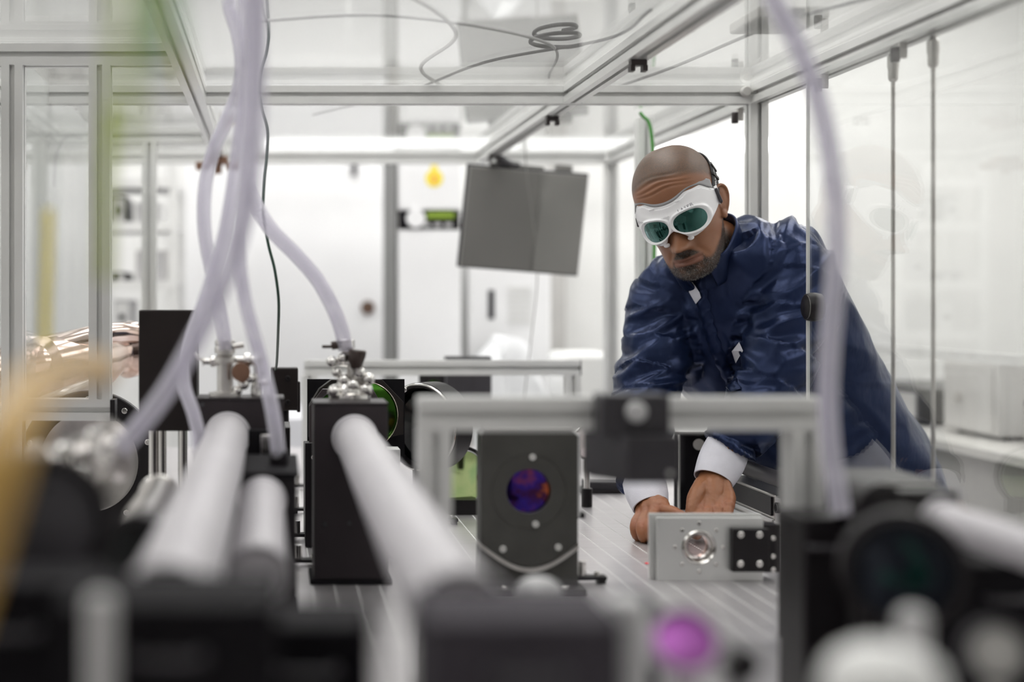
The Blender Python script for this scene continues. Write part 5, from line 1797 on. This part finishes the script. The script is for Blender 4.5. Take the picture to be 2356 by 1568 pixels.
# cables and small things lying on the roof sheets
RT = FZ + MOD + .0056
rr_ = random.Random(11)
for i_, (pts, r_, lb, mt) in enumerate((
        ([(-.1, 1.9), (.15, 2.1), (.32, 2.5), (.30, 2.9), (.45, 3.3)], .004, 'grey cable lying across the clear roof, left of the middle', 'grey_light'),
        ([(-.05, 2.4), (.2, 2.35), (.5, 2.6), (.58, 3.0)], .003, 'pale thin cable curving over the clear roof', 'pale'),
        ([(.1, 3.6), (.3, 3.2), (.42, 2.8), (.60, 2.55), (.61, 2.3)], .003, 'thin dark cable on the clear roof beside the middle beam', 'slate'),
        ([(.7, 3.4), (.8, 2.9), (.86, 2.4), (.98, 2.1)], .0035, 'dark cable on the clear roof between middle and right beams', 'slate'),
        ([(-.45, 2.75), (-.4, 2.65), (-.33, 2.72), (-.30, 2.8), (-.22, 2.7)], .003, 'dark cable on the roof at the upper left', 'slate'))):
    part('roof_cable', G().tube([(a_, b_, RT + r_) for a_, b_ in pts], r_, 8, 60), M[mt], label=lb, cat='cable')
g = G()
ptc = [(.52 + .05 * math.cos(k_ * .9) * (1 - k_ * .02), 2.62 + .05 * math.sin(k_ * .9), RT + .005 + .0022 * k_) for k_ in range(16)]
part('cable_coil', G().tube(ptc, .004, 8, 160), M['slate'], label='tangled coil of dark cable on the clear roof near the middle beam', cat='cable')
t = thing('roof_fixture', 'flat dark lamp housing lying on the roof above the right beam', 'fixture', (.87, 2.45, RT))
part('fixture_body', G().box(.80, .92, 2.35, 2.5, RT + .0002, RT + .02), M['grey'], t, bevel=.004)
part('fixture_clip', G().box(.85, .87, 2.33, 2.35, RT + .0002, RT + .012), M['slate'], t)

# ------------------------------------------------------------------ vacuum fittings
def ball(g_, c_, r_): g_.ell(c_, r_, r_, r_, None, 20, 12)
D = 2.29
zt = azt
cx = PX(518, D)
t = thing('hose_fitting', 'steel hose fitting with a side valve standing on the left black housing', 'fitting', (cx, D, zt))
part('column', G().lathe([(.026, 0), (.026, .006), (.013, .009), (.013, .052), (.019, .054), (.019, .062), (.0125, .066), (.0115, .078)], (cx, D, zt + .0002), (0, 0, 1), 32), M['steel_dull'], t)
part('hose_clamp', G().lathe([(.0125, .068), (.0165, .069), (.017, .078), (.0145, .081), (.0165, .084), (.016, .090), (.0125, .091)], (cx, D, zt), (0, 0, 1), 32), M['steel_dull'], t)
part('clamp_screw', G().cyl((cx + .012, D - .012, zt + .080), (cx + .030, D - .010, zt + .083), .0045), M['steel_dull'], t)
part('side_valve', G().lathe([(.004, 0), (.009, .004), (.009, .010), (.005, .013), (.005, .022), (.008, .024)], (cx - .012, D, zt + .056), (-1, 0, 0), 24), M['steel'], t)
part('valve_lever', G().tube([(cx - .034, D, zt + .056), (cx - .043, D - .003, zt + .062), (cx - .048, D - .003, zt + .070)], .0028, 10), M['steel'], t)
part('side_arm', G().lathe([(.006, 0), (.006, .018), (.012, .020), (.012, .028), (.006, .03), (.006, .040)], (cx + .012, D, zt + .058), (1, 0, 0), 24), M['steel'], t)
part('elbow', G().tube([(cx + .045, D, zt + .058), (cx + .053, D, zt + .050), (cx + .054, D, zt + .034), (cx + .050, D, zt + .014), (cx + .050, D, zt + .0005)], .0085, 18), M['steel'], t)
for (a_, b_, c_) in ((.040, .030, .008), (.058, .062, .006), (.030, .020, .009), (.062, .022, .007), (.020, .010, .008)):
    g = G(); ball(g, (cx + a_, D - .010, zt + b_), c_)
    part('cap_nut', g, M['steel'], t)
part('dark_flange', G().lathe([(.006, 0), (.015, .002), (.015, .014), (.006, .016)], (cx + .026, D - .012, zt + .040), (0, -1, 0), 24), M['copper'], t)

D = 2.33
zt = bzt
cx = PX(805, D)
t = thing('chrome_fitting', 'cluster of shiny chrome pipe fittings with a black knob on the right housing', 'fitting', (cx, D, zt))
part('base_flange', G().lathe([(.034, 0), (.034, .008), (.026, .011), (.024, .022), (.018, .030)], (cx, D, zt + .0002), (0, 0, 1), 36), M['steel'], t)
for k_, (a_, b_, c_) in enumerate(((-.026, .014, .011), (.024, .016, .013), (.030, .034, .010), (-.010, .032, .011), (-.030, .062, .0095), (-.012, .068, .009), (.004, .024, .012), (-.022, .044, .008), (.014, .044, .011))):
    g = G(); ball(g, (cx + a_, D - .016 + .006 * (k_ % 2), zt + b_), c_)
    part('ball_joint', g, M['steel'], t)
part('riser', G().tube([(cx + .006, D, zt + .028), (cx + .004, D, zt + .060), (cx - .006, D, zt + .088)], .010, 20), M['steel_dull'], t)
part('cross_tube', G().cyl((cx - .034, D - .004, zt + .062), (cx + .004, D - .004, zt + .060), .0065), M['steel'], t)
part('black_knob', G().lathe([(.006, 0), (.010, .004), (.014, .022), (.0145, .030), (.012, .032)], (cx + .008, D - .020, zt + .050), (.12, 0, 1), 28), M['brown_dark'], t, label='dark brown tapered knob')
part('elbow', G().tube([(cx + .010, D - .018, zt + .054), (cx + .014, D - .014, zt + .040), (cx + .026, D - .006, zt + .030)], .010, 18), M['steel_dull'], t)
part('hose_clamp', G().lathe([(.0130, .084), (.0155, .085), (.0155, .097), (.0130, .098)], (cx - .007, D, zt), (0, 0, 1), 30), M['steel'], t)
part('clamp_screw', G().cyl((cx - .018, D - .012, zt + .090), (cx - .030, D - .010, zt + .088), .007), M['brown_dark'], t)
part('clamp_wing', G().box(cx - .046, cx - .030, D - .013, D - .008, zt + .084, zt + .089), M['brown_dark'], t, bevel=.001)

# ------------------------------------------------------------------ left side: chrome duct, black flange, vacuum chamber
t = thing('chrome_duct', 'polished copper-tinted steel duct lying behind the left posts', 'duct', (PX(140, 2.95), 2.95, TZ))
p0, p1 = P(-190, 905, 2.75), P(312, 800, 3.15)
L_ = (p1 - p0).length
part('duct_body', G().lathe([(.058, 0), (.060, .01), (.060, L_ * .46), (.052, L_ * .49), (.052, L_ * .52), (.066, L_ * .55), (.066, L_ * .82), (.050, L_ * .88), (.050, L_ * .91), (.062, L_ * .94), (.062, L_ * .99), (.04, L_)], p0, p1 - p0, 48), M['nickel'], t)
part('upper_tube', G().tube([P(-100, 840, 2.9), P(60, 815, 2.95), P(200, 775, 3.0), (P(270, 765, 3.05)), P(318, 770, 3.1)], .022, 24), M['nickel'], t)
part('lower_tube', G().tube([P(-40, 985, 2.72), P(100, 925, 2.78), P(150, 905, 2.8), P(205, 880, 2.9)], .013, 20), M['steel_dull'], t)
for k_ in (.15, .5, .85):
    q_ = p0.lerp(p1, k_)
    part('duct_leg', G().cyl((q_.x, q_.y, TZ + .006), (q_.x, q_.y, q_.z - .045), .010, n=20), M['steel'], t)
    part('leg_foot', G().lathe([(.022, 0), (.022, .006)], (q_.x, q_.y, TZ + .0002), (0, 0, 1), 24), M['black'], t)
t = thing('round_flange', 'large round black flange with a polished dish, behind the low rail', 'flange', (PX(205, 2.68), 2.70, TZ))
c = P(205, 1062, 2.68)
part('flange_disc', G().lathe([(.095, 0), (.132, 0), (.134, .002), (.134, .018), (.128, .020), (.02, .02)], c, (.1, 1, 0), 72, caps=False), M['black'], t)
part('dish', G().lathe([(0, .016), (.05, .012), (.088, .003), (.094, 0)], c - Vector((0, .001, 0)), (.1, 1, 0), 56, caps=False), M['steel_dark'], t)
part('stand', G().box(c.x - .05, c.x + .05, c.y + .002, c.y + .022, TZ + .0002, c.z - .11), M['black'], t)
for k_ in range(10):
    a_ = k_ * 2 * math.pi / 10 + .96
    screw(t, (c.x + .118 * math.cos(a_), c.y - .0118 * math.cos(a_), c.z + .118 * math.sin(a_)), (0, -1, 0), .0055, .003)
t = thing('vacuum_chamber', 'small polished vacuum chamber with flanges where the thick hose ends', 'chamber', (PX(190, 1.56), 1.56, TZ))
c = P(185, 1060, 1.56)
part('chamber_body', G().lathe([(.030, -.05), (.036, -.045), (.036, -.038), (.028, -.034), (.028, .034), (.036, .038), (.036, .045), (.030, .05)], c, (.8, .5, .25), 40), M['steel_dark'], t)
part('hose_port', G().lathe([(.020, 0), (.017, .010), (.012, .020), (.0118, .034)], c + Vector((.012, 0, -.004)), P(272, 1034, 1.5) - c - Vector((.012, 0, -.004)), 28), M['steel_dull'], t)
for (a_, b_, d_, r_) in ((150, 1040, 1.50, .011), (215, 1005, 1.5, .009), (190, 1090, 1.5, .012), (240, 1060, 1.49, .008), (120, 1085, 1.5, .010), (205, 1130, 1.5, .010), (265, 1025, 1.5, .0075), (222, 1032, 1.48, .006)):
    q_ = P(a_, b_, d_)
    part('flange_bolt', G().lathe([(r_ * .5, -r_), (r_, -r_ * .6), (r_, r_ * .3), (r_ * .6, r_)], q_, (.2, -1, .2), 18), M['steel'], t)
part('chamber_post', G().cyl((c.x, c.y, TZ + .008), (c.x, c.y, c.z - .030), .013), M['steel_dull'], t)
part('chamber_foot', G().lathe([(.035, 0), (.035, .008)], (c.x, c.y, TZ + .0002), (0, 0, 1), 32), M['black'], t)

def rod_mount(name, label, px, py, D, r, mt, face, axis=(0, -1, 0), thick=.03, rim=None, cat='mount', postr=.010, extra=0):
    c_ = P(px, py, D)
    t_ = thing(name, label, cat, (c_.x, c_.y, TZ))
    a_ = Vector(axis).normalized()
    part('holder', G().lathe([(r * .80, thick / 2), (r, thick / 2 - .002), (r, -thick / 2 + .002), (r - .002, -thick / 2), (0, -thick / 2)], c_, a_, 48, caps=False), M[mt], t_)
    part('face', G().lathe([(r * .80, thick / 2 - .004), (r * .4, thick / 2 - .002), (0, thick / 2 - .001)], c_, a_, 48), M[face], t_)
    if rim:
        part('rim', G().torus(c_ + a_ * thick / 2, a_, r * .86, r * .05, 48, 8), M[rim], t_)
    part('post', G().cyl((c_.x, c_.y, TZ + .008), (c_.x, c_.y, c_.z - r * .96), postr), M['steel_dull'] if mt != 'black' else M['black'], t_)
    part('post_foot', G().lathe([(postr * 2.6, 0), (postr * 2.6, .006), (postr * 1.4, .008)], (c_.x, c_.y, TZ + .0002), (0, 0, 1), 32), M['black'], t_)
    return t_, c_, a_
# nearest things, far out of focus
rod_mount('round_mount', 'large round black mount at the lower left with a dull grey face', 95, 1200, 1.12, .052, 'black', 'slate', (.45, -1, .1), .04, 'black')
rod_mount('round_mount', 'round black lens mount low at the left under the chrome chamber', 330, 1290, 1.30, .045, 'black', 'lens_dark', (-.3, -1, 0), .04)
t, c, a = rod_mount('round_mount', 'large round black lens mount at the lower right with a painted green glint', 2075, 1310, 1.2, .050, 'black', 'glint_lens', (-.35, -1, .05), .04, 'black')
rod_mount('round_mount', 'round black mount behind the right hose, above the large right lens mount', 2000, 1170, 1.55, .030, 'black', 'black', (.2, -1, 0), .05)
rod_mount('magenta_mirror', 'pale mount with a magenta coated mirror in the near foreground', 1574, 1478, .98, .027, 'pale', 'm_pink', (-.1, -1, .62), .014, 'pale', 'mirror', .008)
rod_mount('round_mount', 'small round black knob mount right of the magenta mirror', 1694, 1520, 1.0, .012, 'black', 'black', (.2, -1, 0), .03, None, 'mount', .006)
rod_mount('round_mount', 'small grey round mount near the lower right corner', 2290, 1500, .98, .022, 'slate', 'grey', (-.3, -1, .2), .02, None, 'mount', .007)
def post_thing(name, label, px, py, D, r, mt, dome=False, cat='post'):
    c_ = P(px, py, D)
    t_ = thing(name, label, cat, (c_.x, c_.y, TZ))
    pr = [(r, 0), (r, c_.z - TZ - .012), (r * .96, c_.z - TZ - .008)]
    if dome: pr += [(r * .96 * math.cos(q), c_.z - TZ - .008 + r * .62 * math.sin(q)) for q in [k_ * math.pi / 2 / 8 for k_ in range(9)]][1:]
    else: pr += [(r * .9, c_.z - TZ)]
    part('post_body', G().lathe(pr, (c_.x, c_.y, TZ + .0002), (0, 0, 1), 40), M[mt], t_)
    part('post_collar', G().lathe([(r + .0005, .004), (r + .006, .004), (r + .006, .012), (r + .0005, .014)], (c_.x, c_.y, TZ), (0, 0, 1), 40), M['steel_dull'], t_)
    return t_
post_thing('domed_post', 'wide white post with a domed top at the bottom right', 2032, 1530, .78, .033, 'white', True)
post_thing('steel_post', 'slim pale post with a round top behind the domed post', 2100, 1392, .95, .0105, 'pale', True)
post_thing('steel_post', 'pale round post in front of the dark grey mirror mount', 1240, 1345, 1.62, .0285, 'pale', True)
post_thing('steel_post', 'short bright post low at the left between dark mounts', 232, 1352, .84, .0088, 'pale', True)
post_thing('steel_post', 'pale post below the small middle pipe', 612, 1400, 1.18, .022, 'steel_dull', True)
post_thing('steel_post', 'pale post right of the dark foreground box', 1440, 1375, 1.15, .016, 'pale', True)
# dark boxes in the near foreground
def dark_box(label, px0, px1, py, D, dep, mt='black_soft', lid=True):
    t_ = thing('equipment_box', label, 'box', (PX((px0 + px1) / 2, D), D + dep / 2, TZ))
    x0_, x1_, z_ = PX(px0, D), PX(px1, D), PZ(py, D)
    part('box_body', G().box(x0_, x1_, D, D + dep, TZ + .0002, z_ - .004), M[mt], t_, bevel=.003)
    part('lid', G().box(x0_ - .001, x1_ + .001, D - .001, D + dep + .001, z_ - .0035, z_), M[mt], t_, bevel=.001)
    part('handle', G().tube([((x0_ + x1_) / 2 - .02, D, z_ - .03), ((x0_ + x1_) / 2 - .018, D - .014, z_ - .03), ((x0_ + x1_) / 2 + .018, D - .014, z_ - .03), ((x0_ + x1_) / 2 + .02, D, z_ - .03)], .003, 10), M['slate'], t_)
    return t_
dark_box('black equipment box in the lower left corner', -160, 200, 1345, .96, .09)
dark_box('black equipment box at the bottom where the left large pipe ends', 130, 640, 1392, .86, .10)
dark_box('low black equipment box at the bottom between the two large pipes', 560, 850, 1440, 1.02, .08)
dark_box('dark grey equipment box at the bottom where the right large pipe ends', 990, 1440, 1432, .86, .10, 'slate_mid')
dark_box('black equipment box in the lower right corner', 2130, 2500, 1300, 1.35, .12)
dark_box('narrow dark box at the bottom, left of the magenta mirror', 1452, 1522, 1390, 1.2, .06, 'slate')
dark_box('tall black box under the right leg of the pale portal frame', 1850, 1956, 1192, 1.56, .08, 'black')
dark_box('wide black box at the lower right behind the round lens mount', 1880, 2160, 1106, 1.76, .14, 'black')
t = thing('black_shelf', 'flat black arm with a pale round edge at the right, under the hanging rods', 'arm', (PX(2060, 1.7), 1.7, PZ(1110, 1.7)))
part('arm_plate', G().box(PX(1880, 1.7), PX(2122, 1.7), 1.66, 1.758, PZ(1112, 1.7), PZ(1098, 1.7)), M['black'], t, bevel=.003)
part('arm_edge', G().box(PX(1884, 1.7), PX(2116, 1.7), 1.657, 1.6598, PZ(1105, 1.7), PZ(1099, 1.7)), M['grey'], t)
t = thing('black_bar', 'short thick black bar sticking out to the right above the right pipe', 'bar', (PX(2150, 1.6), 1.62, PZ(1160, 1.6)))
part('bar_body', G().box(PX(1990, 1.6), PX(2208, 1.6), 1.6, 1.64, PZ(1162, 1.6), PZ(1130, 1.6)), M['black'], t, bevel=.003)
part('bar_post', G().cyl((PX(2060, 1.62), 1.62, TZ + .0002), (PX(2060, 1.62), 1.62, PZ(1163, 1.6)), .01), M['black'], t)
x_, z_ = PX(2165, 1.42), PZ(1196, 1.42)
t = thing('beam_pipe', 'pale pipe running towards the viewer at the right edge', 'pipe', (x_, 1.0, z_), 'beam pipes running towards the viewer')
part('pipe_wall', G().pipe((x_, .5, z_), (x_, 1.42, z_), .0185, .003), M['pipe'], t)
part('end_collar', G().lathe([(.0187, 0), (.0225, .002), (.0225, .010), (.0187, .012)], (x_, 1.408, z_), (0, 1, 0), 36), M['pipe'], t)
for y_ in (.62, 1.2):
    part('pipe_stand', G().cyl((x_, y_, TZ + .0002), (x_, y_, z_ - .0187), .008, n=18), M['black'], t)
